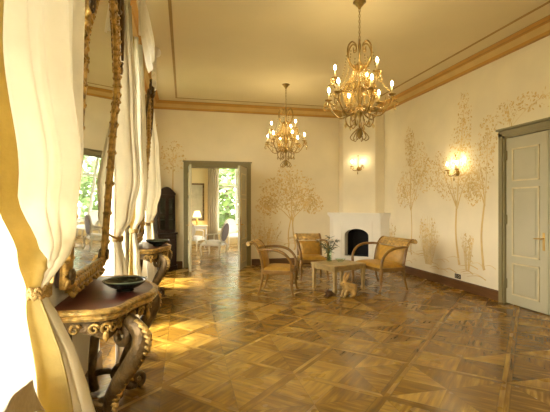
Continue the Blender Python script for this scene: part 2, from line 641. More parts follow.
# wall opposite the windows
RY0, RY1, RZ = 3.70, 5.16, 2.49
b = MB()
b.box(XR, XR + 0.2, YF, RY0, 0, ZC)
b.box(XR, XR + 0.2, RY1, YB, 0, ZC)
b.box(XR, XR + 0.2, RY0, RY1, RZ, ZC)
b.box(XR + 0.12, XR + 0.2, RY0, RY1, 0, RZ)
Pr = lambda s, z: (XR - paint_depth(), s, z)
mural_tree(b, Pr, 7.73, 0.42, 1.5, [(0.0, 1.95, 0.42, 0.5), (-0.25, 2.35, 0.35, 0.45), (0.3, 1.75, 0.28, 0.35), (0.05, 2.75, 0.2, 0.4), (-0.5, 2.1, 0.28, 0.4)], 21, nleaf=640, trunk_w=0.02, lean=0.0, lsize=0.034)
mural_tree(b, Pr, 6.21, 0.42, 1.55, [(0.25, 1.95, 0.4, 0.4), (-0.05, 2.4, 0.3, 0.5), (-0.15, 2.9, 0.2, 0.55), (0.55, 2.1, 0.3, 0.4), (-0.3, 1.9, 0.28, 0.3)], 22, nleaf=620, trunk_w=0.03, lean=0.04, lsize=0.032)
mural_tree(b, Pr, 5.61, 0.42, 1.6, [(0.1, 2.05, 0.34, 0.45), (-0.1, 2.5, 0.22, 0.4), (0.22, 1.75, 0.25, 0.3)], 23, nleaf=360, trunk_w=0.03, lean=-0.05, lsize=0.032)
mural_tree(b, Pr, 5.05, 2.6, 2.75, [(0.1, 2.85, 0.2, 0.18), (-0.25, 2.9, 0.25, 0.15), (-0.7, 2.9, 0.3, 0.14)], 24, nleaf=130, trunk_w=0.008, lsize=0.03)
mural_bush(b, Pr, 7.1, 0.3, 1.0, 0.33, 31, n=40)
mural_bush(b, Pr, 5.98, 0.35, 0.75, 0.16, 32, n=14)
mural_bush(b, Pr, 8.5, 0.35, 0.9, 0.2, 33, n=12)
mural_ground(b, Pr, 5.3, 8.6, 0.36, 35, n=40)
mural_tree(b, Pr, 1.8, 0.42, 1.5, [(0.0, 1.95, 0.42, 0.5), (-0.25, 2.35, 0.35, 0.45), (0.3, 2.0, 0.3, 0.4)], 41, nleaf=300)
structure(b.build('wall_right', [M['wall'], M['mural_a'], M['mural_b']], normals=False))

b = MB()
b.box(XL - TH, XR + 0.2, YF - 0.2, YF, 0, ZC)
structure(b.build('wall_front', M['wall']))

# cornice: a mitred moulding round the room, and the thin line on the ceiling
b = MB()
prof = [(0.0, 3.70), (0.035, 3.70), (0.035, 3.712), (0.055, 3.745), (0.075, 3.78), (0.115, 3.815), (0.145, 3.825), (0.145, 3.835), (0.19, 3.862), (0.19, 3.869)]
corner = lambda d, z: [(XL + d, YF + d, z), (XR - d, YF + d, z), (XR - d, YB - d, z), (XL + d, YB - d, z)]
for q in range(len(prof) - 1):
    b.mi = (0, 2, 0, 1, 1, 0, 2, 0, 2)[q]
    c0, c1 = corner(*prof[q]), corner(*prof[q + 1])
    for k in range(4):
        b.quad(c0[k], c0[(k + 1) % 4], c1[(k + 1) % 4], c1[k])
b.mi = 0
structure(b.build('trim_1', [M['cornice'], M['cornice_light'], M['stripe']]))
b = MB()
sx0, sx1, sy0, sy1, w = -0.165, 4.22, YF + 0.55, 9.29, 0.02
zz = ZC - 0.006
for x0, x1, y0, y1 in ((sx0, sx1, sy1 - w, sy1 + w), (sx0, sx1, sy0 - w, sy0 + w), (sx0 - w, sx0 + w, sy0 - w, sy1 + w), (sx1 - w, sx1 + w, sy0 - w, sy1 + w)):
    b.box(x0, x1, y0, y1, zz, ZC - 0.0005)
structure(b.build('trim_2', M['stripe']))


def baseboard(name, segs):
    b = MB()
    for x0, x1, y0, y1 in segs:
        b.box(x0, x1, y0, y1, 0, 0.14)
        cx0, cx1 = (x0, x1)
        b.box(x0 + (0.008 if x0 > 3 else 0), x1 - (0.008 if x1 < 0 else 0), y0 + (0.008 if y1 - y0 < 0.1 else 0), y1, 0.14, 0.155)
    structure(b.build(name, M['baseboard']))


baseboard('baseboard_right', [(XR - 0.022, XR - 0.0005, 5.25, 8.62), (XR - 0.022, XR - 0.0005, YF, 3.62)])
baseboard('baseboard_back', [(XL, -0.03, YB - 0.022, YB - 0.0005), (1.61, 3.6, YB - 0.022, YB - 0.0005)])
baseboard('baseboard_left', [(XL + 0.0005, XL + 0.022, y0 + 0.01, y1 - 0.01) for y0, y1 in zip(ys[0::2], ys[1::2])])

# windows of the left wall
for i, (y0, y1) in enumerate(BAYS):
    r_ = bpy.data.objects.new('window_%d' % (i + 1), None)
    C.objects.link(r_)
    r_.location = (XL - TH + 0.07, (y0 + y1) / 2, 0.55)
    structure(r_)
    hw, h = (y1 - y0) / 2 - 0.002, WZ1 - 0.55 - 0.002
    f = MB()
    for a0, a1 in ((-hw, -hw + 0.07), (hw - 0.07, hw), (-0.05, 0.05)):
        f.box(-0.03, 0.03, a0, a1, 0.002, h)
    for z0, z1 in ((0.002, 0.08), (h - 0.07, h), (h * 0.68, h * 0.68 + 0.08)):
        f.box(-0.028, 0.028, -hw, hw, z0, z1)
    for zq in (h * 0.34,):
        f.box(-0.015, 0.015, -hw, hw, zq, zq + 0.03)
    structure(f.build('window_frame', M['window_paint'], r_))
    g = MB()
    g.box(-0.003, 0.003, -hw + 0.03, hw - 0.03, 0.04, h - 0.04)
    structure(g.build('window_pane', M['pane'], r_))
    g = MB()
    g.bbox(0.02, 0.22, -hw, hw, -0.03, 0.0)
    structure(g.build('window_sill', M['window_paint'], r_))

# ------------------------------------------------------------------ doors


def door_leaf(root, name, w, h, panels, m, line, loc, rz, t=0.045, flip=1):
    """leaf hinged at local x=0 running to +x*flip"""
    lf = MB()
    x0, x1 = (0, w) if flip > 0 else (-w, 0)
    lf.box(x0, x1, -t / 2, t / 2, 0.012, h)
    o = lf.build(name, m, root, loc=loc, rot=(0, 0, rz))
    for (pz0, pz1) in panels:
        a, c = x0 + 0.115, x1 - 0.115
        p = MB()
        for sgn in (-1, 1):
            y = sgn * t / 2
            y2 = y + sgn * 0.012
            ya, yb = min(y, y2), max(y, y2)
            for q in ((a, c, pz0, pz0 + 0.022), (a, c, pz1 - 0.022, pz1), (a, a + 0.022, pz0, pz1), (c - 0.022, c, pz0, pz1)):
                p.box(q[0], q[1], ya, yb, q[2], q[3])
        p.build('panel_moulding', line, o)
        p = MB()
        for sgn in (-1, 1):
            y = sgn * t / 2
            y2 = y + sgn * 0.007
            p.bbox(a + 0.06, c - 0.06, min(y, y2), max(y, y2), pz0 + 0.06, pz1 - 0.06, 0.003)
        p.build('panel', m, o)
    return o


def handle(parent, x, z, t=0.045, d=1, m='brass'):
    h = MB()
    for sgn in (-1, 1):
        y = sgn * t / 2
        h.bbox(x - 0.018, x + 0.018, min(y, y + sgn * 0.006), max(y, y + sgn * 0.006), z - 0.13, z + 0.11, 0.002)
        h.tube(catmull([(x, y, z + 0.03), (x, y + sgn * 0.045, z + 0.03), (x + d * 0.03, y + sgn * 0.055, z + 0.03), (x + d * 0.11, y + sgn * 0.052, z + 0.025)], 4), 0.009, 8)
    return h.build('handle', M[m], parent)


# double door by the mural trees (closed)
root = bpy.data.objects.new('door_1', None)
C.objects.link(root)
root.location = (XR, (RY0 + RY1) / 2, 0)
structure(root)
hw = (RY1 - RY0) / 2
f = MB()
for s_ in (-1, 1):
    a, c = sorted((s_ * (hw - 0.03), s_ * (hw + 0.085)))
    f.box(-0.035, 0.10, a, c, 0, RZ + 0.0)
    a, c = sorted((s_ * (hw + 0.0), s_ * (hw + 0.07)))
    f.box(-0.05, -0.03, a, c, 0, RZ + 0.05)
f.box(-0.035, 0.10, -hw - 0.085, hw + 0.085, RZ - 0.03, RZ + 0.085)
f.box(-0.05, -0.03, -hw - 0.07, hw + 0.07, RZ, RZ + 0.07)
f.box(-0.075, 0.0, -hw - 0.10, hw + 0.10, RZ + 0.085, RZ + 0.115)
structure(f.build('door_frame', M['door_brown'], root))
lw = hw - 0.032
pan = [(0.15, 0.62), (0.72, 1.72), (1.81, 2.29)]
l1 = door_leaf(root, 'door_leaf', lw, RZ - 0.035, pan, M['door'], M['door_line'], (0.02, hw - 0.031, 0), R(-90))
handle(l1, lw - 0.05, 0.98, d=-1)
l2 = door_leaf(root, 'door_leaf', lw, RZ - 0.035, pan, M['door'], M['door_line'], (0.02, -hw + 0.031, 0), R(90))
a = MB()
a.bbox(lw - 0.02, lw + 0.022, 0.0225, 0.036, 0.02, RZ - 0.04, 0.004)
a.build('cover_strip', M['door'], l2)
for lf_, sg in ((l1, -1), (l2, 1)):
    for z_ in (0.3, 1.25, 2.2):
        a = MB()
        a.tube([(0.012, sg * 0.03, z_ - 0.07), (0.012, sg * 0.03, z_ + 0.07)], 0.012, 8)
        a.build('hinge', M['door_brown'], lf_)

# doorway of the end wall with its two open leaves
root = bpy.data.objects.new('door_2', None)
C.objects.link(root)
root.location = ((DX0 + DX1) / 2, YB, 0)
structure(root)
hw = (DX1 - DX0) / 2
f = MB()
for s_ in (-1, 1):
    a, c = sorted((s_ * (hw - 0.012), s_ * (hw + 0.11)))
    f.box(a, c, -0.04, 0.24, 0, DZ)
    a, c = sorted((s_ * (hw + 0.03), s_ * (hw + 0.10)))
    f.box(a, c, -0.055, -0.035, 0, DZ + 0.05)
f.box(-hw - 0.11, hw + 0.11, -0.04, 0.24, DZ - 0.012, DZ + 0.11)
f.box(-hw - 0.10, hw + 0.10, -0.055, -0.035, DZ + 0.03, DZ + 0.10)
f.box(-hw - 0.13, hw + 0.13, -0.075, 0.0, DZ + 0.11, DZ + 0.135)
structure(f.build('door_frame', M['door_brown'], root))
lw = hw - 0.015
pan = [(0.15, 0.6), (0.68, 1.62), (1.70, 2.2)]
l1 = door_leaf(root, 'door_leaf', lw, DZ - 0.02, pan, M['door'], M['door_line'], (-hw + 0.02, -0.075, 0), R(-88.5))
handle(l1, lw - 0.06, 1.0, d=-1)
l2 = door_leaf(root, 'door_leaf', lw, DZ - 0.02, pan, M['door'], M['door_line'], (hw - 0.02, -0.075, 0), R(68), flip=-1)
handle(l2, -lw + 0.06, 1.0, d=1)

# ------------------------------------------------------------------ next room seen through the doorway
FX0, FX1, FY0, FY1, FZ = -1.4, 3.4, YB + 0.2, 15.6, 3.4
b = MB()
b.quad((FX0, YB, 0), (FX1, YB, 0), (FX1, FY1, 0), (FX0, FY1, 0))
structure(b.build('floor_far_room', M['floor']))
b = MB()
b.box(FX0, FX1, FY0, FY1 + 0.2, FZ, FZ + 0.1)
structure(b.build('ceiling_far_room', M['white_plaster']))
FW = (1.25, 2.75, 0.5, 3.0)
b = MB()
b.box(FX0, FW[0], FY1, FY1 + 0.2, 0, FZ)
b.box(FW[1], FX1, FY1, FY1 + 0.2, 0, FZ)
b.box(FW[0], FW[1], FY1, FY1 + 0.2, 0, FW[2])
b.box(FW[0], FW[1], FY1, FY1 + 0.2, FW[3], FZ)
structure(b.build('wall_far_room', M['far_wall']))
b = MB()
b.box(FX0 - 0.2, FX0, FY0, FY1 + 0.2, 0, FZ)
structure(b.build('wall_far_room_left', M['wall']))
b = MB()
FS = (12.9, 14.3)  # opening for an unseen side window, added to light this room
b.box(FX1, FX1 + 0.2, FY0, FS[0], 0, FZ)
b.box(FX1, FX1 + 0.2, FS[1], FY1 + 0.2, 0, FZ)
b.box(FX1, FX1 + 0.2, FS[0], FS[1], 2.9, FZ)
b.box(FX1, FX1 + 0.2, FS[0], FS[1], 0, 0.5)
structure(b.build('wall_far_room_right', M['wall']))
portal((FX1 + 0.25, (FS[0] + FS[1]) / 2, 1.7), 2.4, FS[1] - FS[0], (-1, 0, 0))
C.objects[-1].rotation_euler = (0, R(90), 0)


def far_window(name, cx, cy, w, z0, z1, rz):
    r_ = bpy.data.objects.new(name, None)
    C.objects.link(r_)
    r_.location = (cx, cy, z0)
    r_.rotation_euler = (0, 0, rz)
    structure(r_)
    hw, h = w / 2 - 0.002, z1 - z0 - 0.002
    f = MB()
    for a0, a1 in ((-hw, -hw + 0.07), (hw - 0.07, hw), (-0.045, 0.045)):
        f.box(a0, a1, -0.03, 0.03, 0.002, h)
    for q0, q1 in ((0.002, 0.08), (h - 0.07, h), (h * 0.66, h * 0.66 + 0.08)):
        f.box(-hw, hw, -0.028, 0.028, q0, q1)
    structure(f.build('window_frame', M['window_paint'], r_))
    g = MB()
    g.box(-hw + 0.03, hw - 0.03, -0.003, 0.003, 0.04, h - 0.04)
    structure(g.build('window_pane', M['pane'], r_))


far_window('window_5', (FW[0] + FW[1]) / 2, FY1 + 0.1, FW[1] - FW[0], FW[2], FW[3], 0)
far_window('window_6', FX1 + 0.1, (FS[0] + FS[1]) / 2, FS[1] - FS[0], 0.5, 2.9, R(90))  # added window, out of view, brings extra daylight into the next room

# garden outside
b = MB()
b.quad((-40, -30, -0.6), (40, -30, -0.6), (40, 60, -0.6), (-40, 60, -0.6))
g = structure(b.build('ground', M['lawn']))


def garden_tree(loc, h, r, label, seed, n=900):
    rng = random.Random(seed)
    t = thing('garden_tree', label, 'tree', loc)
    k = MB()
    k.tube(catmull([(0, 0, 0), (0.05, 0, h * 0.3), (0.0, 0.05, h * 0.75)], 4), [0.14, 0.1, 0.05], 8)
    k.build('trunk', M['bark'], t)
    k = MB()
    for i in range(n):
        a_, z_ = rng.uniform(0, 2 * PI), rng.uniform(-1, 1)
        q = math.sqrt(1 - z_ * z_) * rng.uniform(0.55, 1.05)
        c = Vector((r * q * math.cos(a_), r * q * math.sin(a_), h * 0.58 + z_ * h * 0.46 * rng.uniform(0.6, 1.05)))
        s = rng.uniform(0.12, 0.24)
        u_ = Vector((rng.gauss(0, 1), rng.gauss(0, 1), rng.gauss(0, 1))).normalized()
        w_ = u_.orthogonal().normalized()
        k.poly([c - u_ * s, c + w_ * s * 0.5, c + u_ * s, c - w_ * s * 0.5])
    k.build('foliage', M['tree_leaf'], t, normals=False)


garden_tree((1.9, 18.6, -0.6), 4.2, 1.4, 'bushy green tree just outside the next room window', 1, 1300)
garden_tree((4.9, 21.5, -0.6), 5.0, 1.8, 'taller green tree behind and beside the bushy one', 2, 1300)
garden_tree((1.2, 23.2, -0.6), 5.0, 1.8, 'green tree farther out in the garden beyond the curtain', 3, 900)

# ------------------------------------------------------------------ fireplace in the corner
P1, P2 = Vector((3.63, 9.49)), Vector((4.48, 8.655))
fd = (P2 - P1).normalized()
fn = Vector((fd.y, -fd.x))
if fn.y > 0:
    fn = -fn
fw = (P2 - P1).length
fmid = (P1 + P2) / 2
ft = thing('fireplace', 'white plaster corner fireplace with arched black opening and tall chimney breast', 'fireplace', (fmid.x, fmid.y, 0), math.atan2(fd.y, fd.x))
# local: x along the front, -y out of the front (towards the room)
inv = Matrix.Rotation(-math.atan2(fd.y, fd.x), 4, 'Z') @ Matrix.Translation((-fmid.x, -fmid.y, 0))


def loc2(p):
    q = inv @ Vector((p[0], p[1], 0))
    return (q.x, q.y)


e = 0.003
body = [loc2(P1), loc2(P2), loc2((XR - e, P2.y)), loc2((XR - e, YB - e)), loc2((P1.x, YB - e))]
OW, OZ0, OZ1 = 0.30, 0.24, 0.90
arch = [(-OW, OZ0), (-OW, 0.74)] + [(-OW * math.cos(a), 0.74 + 0.16 * math.sin(a)) for a in np.linspace(0.25, PI - 0.25, 12)] + [(OW, 0.74), (OW, OZ0)]
# front slab with the arched hole, built as a ring of quads
b = MB()
hx, hz = fw / 2, 1.20
outer = []
for (x, z) in arch:
    if z >= 0.74 and abs(x) < OW - 1e-6:
        outer.append((x / OW * hx, hz))
    else:
        outer.append((math.copysign(hx, x), 0.0 if z < 0.3 else hz))
fa = [[(x, 0.0, z) for x, z in outer], [(x, 0.0, z) for x, z in arch], [(x, 0.22, z) for x, z in arch]]
b.rings(fa, closed=False, caps=False, smooth=False)
b.quad((-hx, 0, 0), (hx, 0, 0), (OW, 0, OZ0), (-OW, 0, OZ0))
b.quad((-OW, 0, OZ0), (OW, 0, OZ0), (OW, 0.5, OZ0), (-OW, 0.5, OZ0))
bt = body
for (p, q) in ((bt[1], bt[2]), (bt[4], bt[0])):
    b.quad((p[0], p[1], 0), (q[0], q[1], 0), (q[0], q[1], hz), (p[0], p[1], hz))
b.poly([(x, y, hz) for x, y in body])
b.build('surround', M['white_plaster'], ft)
b = MB()
b.rings([[(x * 1.001, 0.2, z) for x, z in arch], [(x * 0.8, 0.40, z) for x, z in arch]], closed=False, caps=False, smooth=False)
b.poly([(x * 0.8, 0.40, z) for x, z in arch])
b.quad((-OW, 0.03, OZ0 + 0.003), (OW, 0.03, OZ0 + 0.003), (OW * 0.8, 0.4, OZ0 + 0.003), (-OW * 0.8, 0.4, OZ0 + 0.003))
b.build('firebox', M['soot'], ft)
b = MB()
lz = 1.10
for q in ((-0.40, -0.375, 0.02, lz), (0.375, 0.40, 0.02, lz)):
    b.box(q[0], q[1], -0.012, 0.0, q[2], q[3])
b.box(-0.40, 0.40, -0.012, 0.0, lz - 0.025, lz)
b.build('surround_moulding', M['white_plaster'], ft)


def offset_body(d, top):
    """outline grown by d outwards from the front and the two returns"""
    p1 = P1 - fd * d * 0.4 + fn * d
    p2 = P2 + fd * d * 0.4 + fn * d
    return [loc2((P1.x - d, P1.y - d * 0.4 + 0.0)), loc2(p1 + (p2 - p1) * 0.02), loc2(p2 - (p2 - p1) * 0.02), loc2((P2.x + d * 0.4, P2.y - d)), loc2((XR - e, P2.y - d)), loc2((XR - e, YB - e)), loc2((P1.x - d, YB - e))]


b = MB()
for d, z0, z1 in ((0.02, 1.17, 1.20), (0.04, 1.20, 1.225), (0.065, 1.225, 1.285)):
    b.prism(offset_body(d, 0), lambda u, v, q: (u, v, q), z0, z1)
b.build('mantel_shelf', M['white_plaster'], ft)
C1, C2 = Vector((3.88, 9.48)), Vector((4.46, 8.89))
b = MB()
cb = [loc2(C1), loc2(C2), loc2((XR - e, C2.y)), loc2((XR - e, YB - e)), loc2((C1.x, YB - e))]
b.prism(cb, lambda u, v, q: (u, v, q), 1.285, 3.70)
b.build('chimney_breast', M['wall'], ft)

# ------------------------------------------------------------------ curtains


def interp(tab, z):
    zs = [a for a, _ in tab]
    vs = [c for _, c in tab]
    # smooth interpolation between table rows
    if z <= zs[0]:
        return vs[0]
    for (z0, v0), (z1, v1) in zip(tab, tab[1:]):
        if z <= z1:
            t = (z - z0) / (z1 - z0)
            t = t * t * (3 - 2 * t)
            return v0 + (v1 - v0) * t
    return vs[-1]


def curtain(label, lead, trail, xb, bulge, amp, tie, hook, nf=6, seed=0, ztop=3.45, zbot=0.01, border=0.12):
    rng = random.Random(seed)
    ph = rng.uniform(0, 6)
    fold_w = [rng.uniform(0.7, 1.3) for _ in range(3)]
    base = Vector((interp(xb, 0), (interp(lead, 0) + interp(trail, 0)) / 2, 0))
    t = thing('curtain', label, 'curtain', base, group=None)

    def surf(u, z):
        a, c = interp(lead, z), interp(trail, z)
        y = a + (c - a) * u
        am = interp(amp, z)
        f = math.sin(2 * PI * nf * u + ph + 0.5 * math.sin(z * 1.1 + ph)) * 0.7 * fold_w[0] + math.sin(2 * PI * nf * 0.47 * u + 1.3 * ph + z * 0.5) * 0.5 * fold_w[1] + math.sin(2 * PI * nf * 1.9 * u - z * 0.9) * 0.22 * fold_w[2]
        x = interp(xb, z) + interp(bulge, z) * math.sin(PI * min(1, max(0, u))) ** 0.7 + am * f
        y += am * 0.6 * math.cos(2 * PI * nf * u + ph) * (1 if c > a else -1) * min(1, abs(c - a) / 0.5)
        return (max(x, XL + 0.012) if y > hook[1] - 5 else x, y, z)

    nz_ = 84
    bt_ = border if isinstance(border, list) else [(0, border), (4, border)]
    for nm, m_ in (('gold_border', M['gold_silk']), ('drape', M['silk'])):
        k = MB()

        def pt(i, j):
            z = zbot + (ztop - zbot) * j
            ub = interp(bt_, z)
            return surf(ub * i if nm == 'gold_border' else ub + (1 - ub) * i, z)
        k.grid(pt, 30 if nm == 'gold_border' else 96, nz_)
        o = k.build(nm, m_, t, world=True)
        so = o.modifiers.new('cloth', 'SOLIDIFY')
        so.thickness = 0.004
    # tie cord
    pts = [Vector(surf(u, tie)) for u in np.linspace(0, 1, 60)]
    cx, cy = sum(p.x for p in pts) / 60, sum(p.y for p in pts) / 60
    rx = max(abs(p.x - cx) for p in pts) + 0.009
    ry = max(abs(p.y - cy) for p in pts) + 0.009
    k = MB()
    for dz in (-0.010, 0.010):
        k.tube([(cx + rx * math.cos(q), cy + ry * math.sin(q), tie + dz + 0.012 * math.sin(q * 9)) for q in np.linspace(0, 2 * PI, 48, endpoint=False)], 0.009, 8, loop=True)
    sy = 1 if hook[1] > cy else -1
    k.tube(catmull([(cx + rx * 0.5, cy + sy * ry * 0.85, tie), ((cx + hook[0]) / 2 + 0.03, (cy + hook[1]) / 2 + sy * 0.02, tie + 0.02), hook], 6), 0.011, 8)
    k.build('tie_cord', M['rope'], t, world=True)
    k = MB()
    k.lathe([(0.0, 0), (0.02, 0.004), (0.012, 0.02), (0.03, 0.035), (0.022, 0.05), (0.0, 0.055)], 12)
    hk = k.build('hook', M['brass'], t, loc=(XL - base.x + 0.001, hook[1] - base.y, hook[2]), rot=(0, R(90), 0))
    return t


# bay beside the camera, the panel next to the mirror
curtain('cream silk curtain with wide gold border, in front of the tall mirror',
        [(0, 1.88), (0.7, 1.86), (1.09, 1.84), (1.25, 1.73), (1.5, 1.52), (2.0, 1.32), (3.45, 1.22)],
        [(0, 2.42), (0.4, 2.32), (0.95, 2.02), (1.09, 1.94), (1.18, 2.02), (1.35, 2.24), (1.7, 2.38), (3.45, 2.42)],
        [(0, -0.54), (0.6, -0.57), (1.09, -0.62), (1.3, -0.60), (1.7, -0.58), (3.45, -0.58)],
        [(0, 0.13), (0.8, 0.08), (1.09, 0.03), (1.25, 0.09), (1.5, 0.10), (2.2, 0.06), (3.45, 0.04)],
        [(0, 0.045), (1.0, 0.020), (1.09, 0.012), (1.3, 0.024), (2.0, 0.032), (3.45, 0.035)],
        1.09, (XL + 0.05, 2.30, 1.24), nf=5, seed=5, border=[(0, 0.20), (1.0, 0.24), (1.09, 0.26), (1.3, 0.09), (1.5, 0.06), (2.2, 0.075), (3.45, 0.12)])
# second bay
curtain('cream silk curtain hanging just beyond the large mirror above console with bowl',
        [(0, 4.42), (0.6, 4.32), (1.14, 4.14), (1.4, 4.26), (1.8, 4.38), (2.4, 4.46), (3.45, 4.52)],
        [(0, 3.88), (0.8, 3.93), (1.14, 3.99), (1.35, 3.92), (3.45, 3.86)],
        [(0, -0.62), (1.1, -0.64), (3.45, -0.64)],
        [(0, 0.12), (0.8, 0.08), (1.14, 0.04), (1.35, 0.14), (1.7, 0.20), (2.4, 0.16), (3.45, 0.10)],
        [(0, 0.045), (1.0, 0.022), (1.14, 0.018), (1.4, 0.024), (3.45, 0.035)],
        1.14, (XL + 0.05, 3.84, 1.22), nf=5, seed=8, border=0.12)
curtain('cream silk curtain ahead of the smaller looking mirror on the second pier',
        [(0, 5.0), (0.6, 5.06), (1.14, 5.24), (1.4, 5.14), (1.8, 5.06), (2.4, 5.0), (3.45, 4.92)],
        [(0, 5.52), (0.8, 5.46), (1.14, 5.36), (1.35, 5.46), (3.45, 5.52)],
        [(0, -0.62), (1.1, -0.64), (3.45, -0.64)],
        [(0, 0.12), (0.8, 0.08), (1.14, 0.04), (1.35, 0.14), (1.7, 0.17), (2.4, 0.14), (3.45, 0.10)],
        [(0, 0.045), (1.0, 0.022), (1.14, 0.018), (1.4, 0.024), (3.45, 0.035)],
        1.14, (XL + 0.05, 5.56, 1.22), nf=5, seed=11, border=0.12)
# third bay
curtain('cream silk curtain just beyond the second console and its bowl',
        [(0, 7.62), (0.6, 7.52), (1.14, 7.34), (1.4, 7.46), (1.8, 7.58), (2.4, 7.66), (3.1, 7.72)],
        [(0, 7.08), (0.8, 7.13), (1.14, 7.19), (1.35, 7.12), (3.1, 7.06)],
        [(0, -0.62), (1.1, -0.64), (3.1, -0.64)],
        [(0, 0.12), (0.8, 0.08), (1.14, 0.04), (1.35, 0.14), (1.7, 0.22), (2.4, 0.18), (3.1, 0.10)],
        [(0, 0.045), (1.0, 0.022), (1.14, 0.018), (1.4, 0.024), (3.1, 0.035)],
        1.14, (XL + 0.05, 7.04, 1.22), nf=5, seed=14, ztop=3.1, border=0.12)
curtain('cream silk curtain at the last window, beside the dark corner cabinet',
        [(0, 8.2), (0.6, 8.26), (1.14, 8.44), (1.4, 8.34), (1.8, 8.24), (2.4, 8.18), (3.1, 8.12)],
        [(0, 8.72), (0.8, 8.66), (1.14, 8.56), (1.35, 8.66), (3.1, 8.72)],
        [(0, -0.64), (1.1, -0.66), (3.1, -0.66)],
        [(0, 0.08), (0.8, 0.06), (1.14, 0.03), (1.35, 0.10), (1.7, 0.12), (2.4, 0.10), (3.1, 0.08)],
        [(0, 0.035), (1.0, 0.020), (1.14, 0.018), (1.4, 0.024), (3.1, 0.03)],
        1.14, (XL + 0.05, 8.76, 1.22), nf=5, seed=17, ztop=3.1, border=0.12)


def valance(label, y0, y1, zt, drop):
    t = thing('curtain_valance', label, 'valance', (XL + 0.30, (y0 + y1) / 2, zt))
    hw = (y1 - y0) / 2
    k = MB()

    def swag(u, v):
        y = -hw + 2 * hw * u
        sag = drop * (1 - (2 * u - 1) ** 2)
        z = -v * (0.10 + sag)
        x = 0.03 + 0.07 * math.sin(PI * u) * math.sin(PI * (0.2 + 0.7 * v)) + 0.016 * math.sin(v * 22 + 2 * math.sin(PI * u))
        return (x, y, z)
    k.grid(swag, 40, 40)
    k.build('swag', M['silk'], t)
    for s_ in (-1, 1):
        k = MB()

        def tail(u, v):
            w_ = 0.16 + 0.10 * v
            return (0.06 + 0.028 * math.sin(u * 3 * 2 * PI), s_ * (hw - 0.02) - s_ * w_ * u, 0.03 - v * (0.52 - 0.22 * u))
        k.grid(tail, 30, 16)
        k.build('tail', M['silk'], t)
        k = MB()
        k.ell((0.09, s_ * (hw - 0.08), 0.0), (0.06, 0.08, 0.06), 12, 8)
        k.build('rosette', M['silk'], t)
    k = MB()
    k.tube([(0.02, -hw - 0.05, 0.02), (0.02, hw + 0.05, 0.02)], 0.018, 10)
    for s_ in (-1, 1):
        k.ell((0.02, s_ * (hw + 0.08), 0.02), 0.04, 10, 8)
        k.tube([(-0.298, s_ * (hw - 0.1), 0.02), (0.02, s_ * (hw - 0.1), 0.02)], 0.01, 8)
    k.build('rod', M['gilt'], t)


valance('cream silk swag valance over the second window between both mirrors', 3.82, 5.58, 3.46, 0.38)
t = thing('curtain_rod', 'gilt curtain rod over the last window beside the corner cabinet', 'curtain rod', (XL + 0.16, 7.9, 3.16))
k = MB()
k.tube([(0, -0.93, 0), (0, 0.93, 0)], 0.018, 10)
for s_ in (-1, 1):
    k.ell((0, s_ * 0.96, 0), 0.04, 10, 8)
    k.tube([(-0.158, s_ * 0.8, 0), (0, s_ * 0.8, 0)], 0.01, 8)
k.build('rod', M['gilt'], t)

# ------------------------------------------------------------------ pier mirrors


def scroll(c, r0, turns, a0, sgn, plane, k=28, r1=0.0, depth=0.0):
    """spiral points; plane(u, v) -> 3D"""
    pts = []
    for i in range(k):
        t = i / (k - 1)
        a = a0 + sgn * turns * 2 * PI * t
        r = r0 + (r1 - r0) * t
        pts.append(plane(c[0] + r * math.cos(a), c[1] + r * math.sin(a)))
    return pts


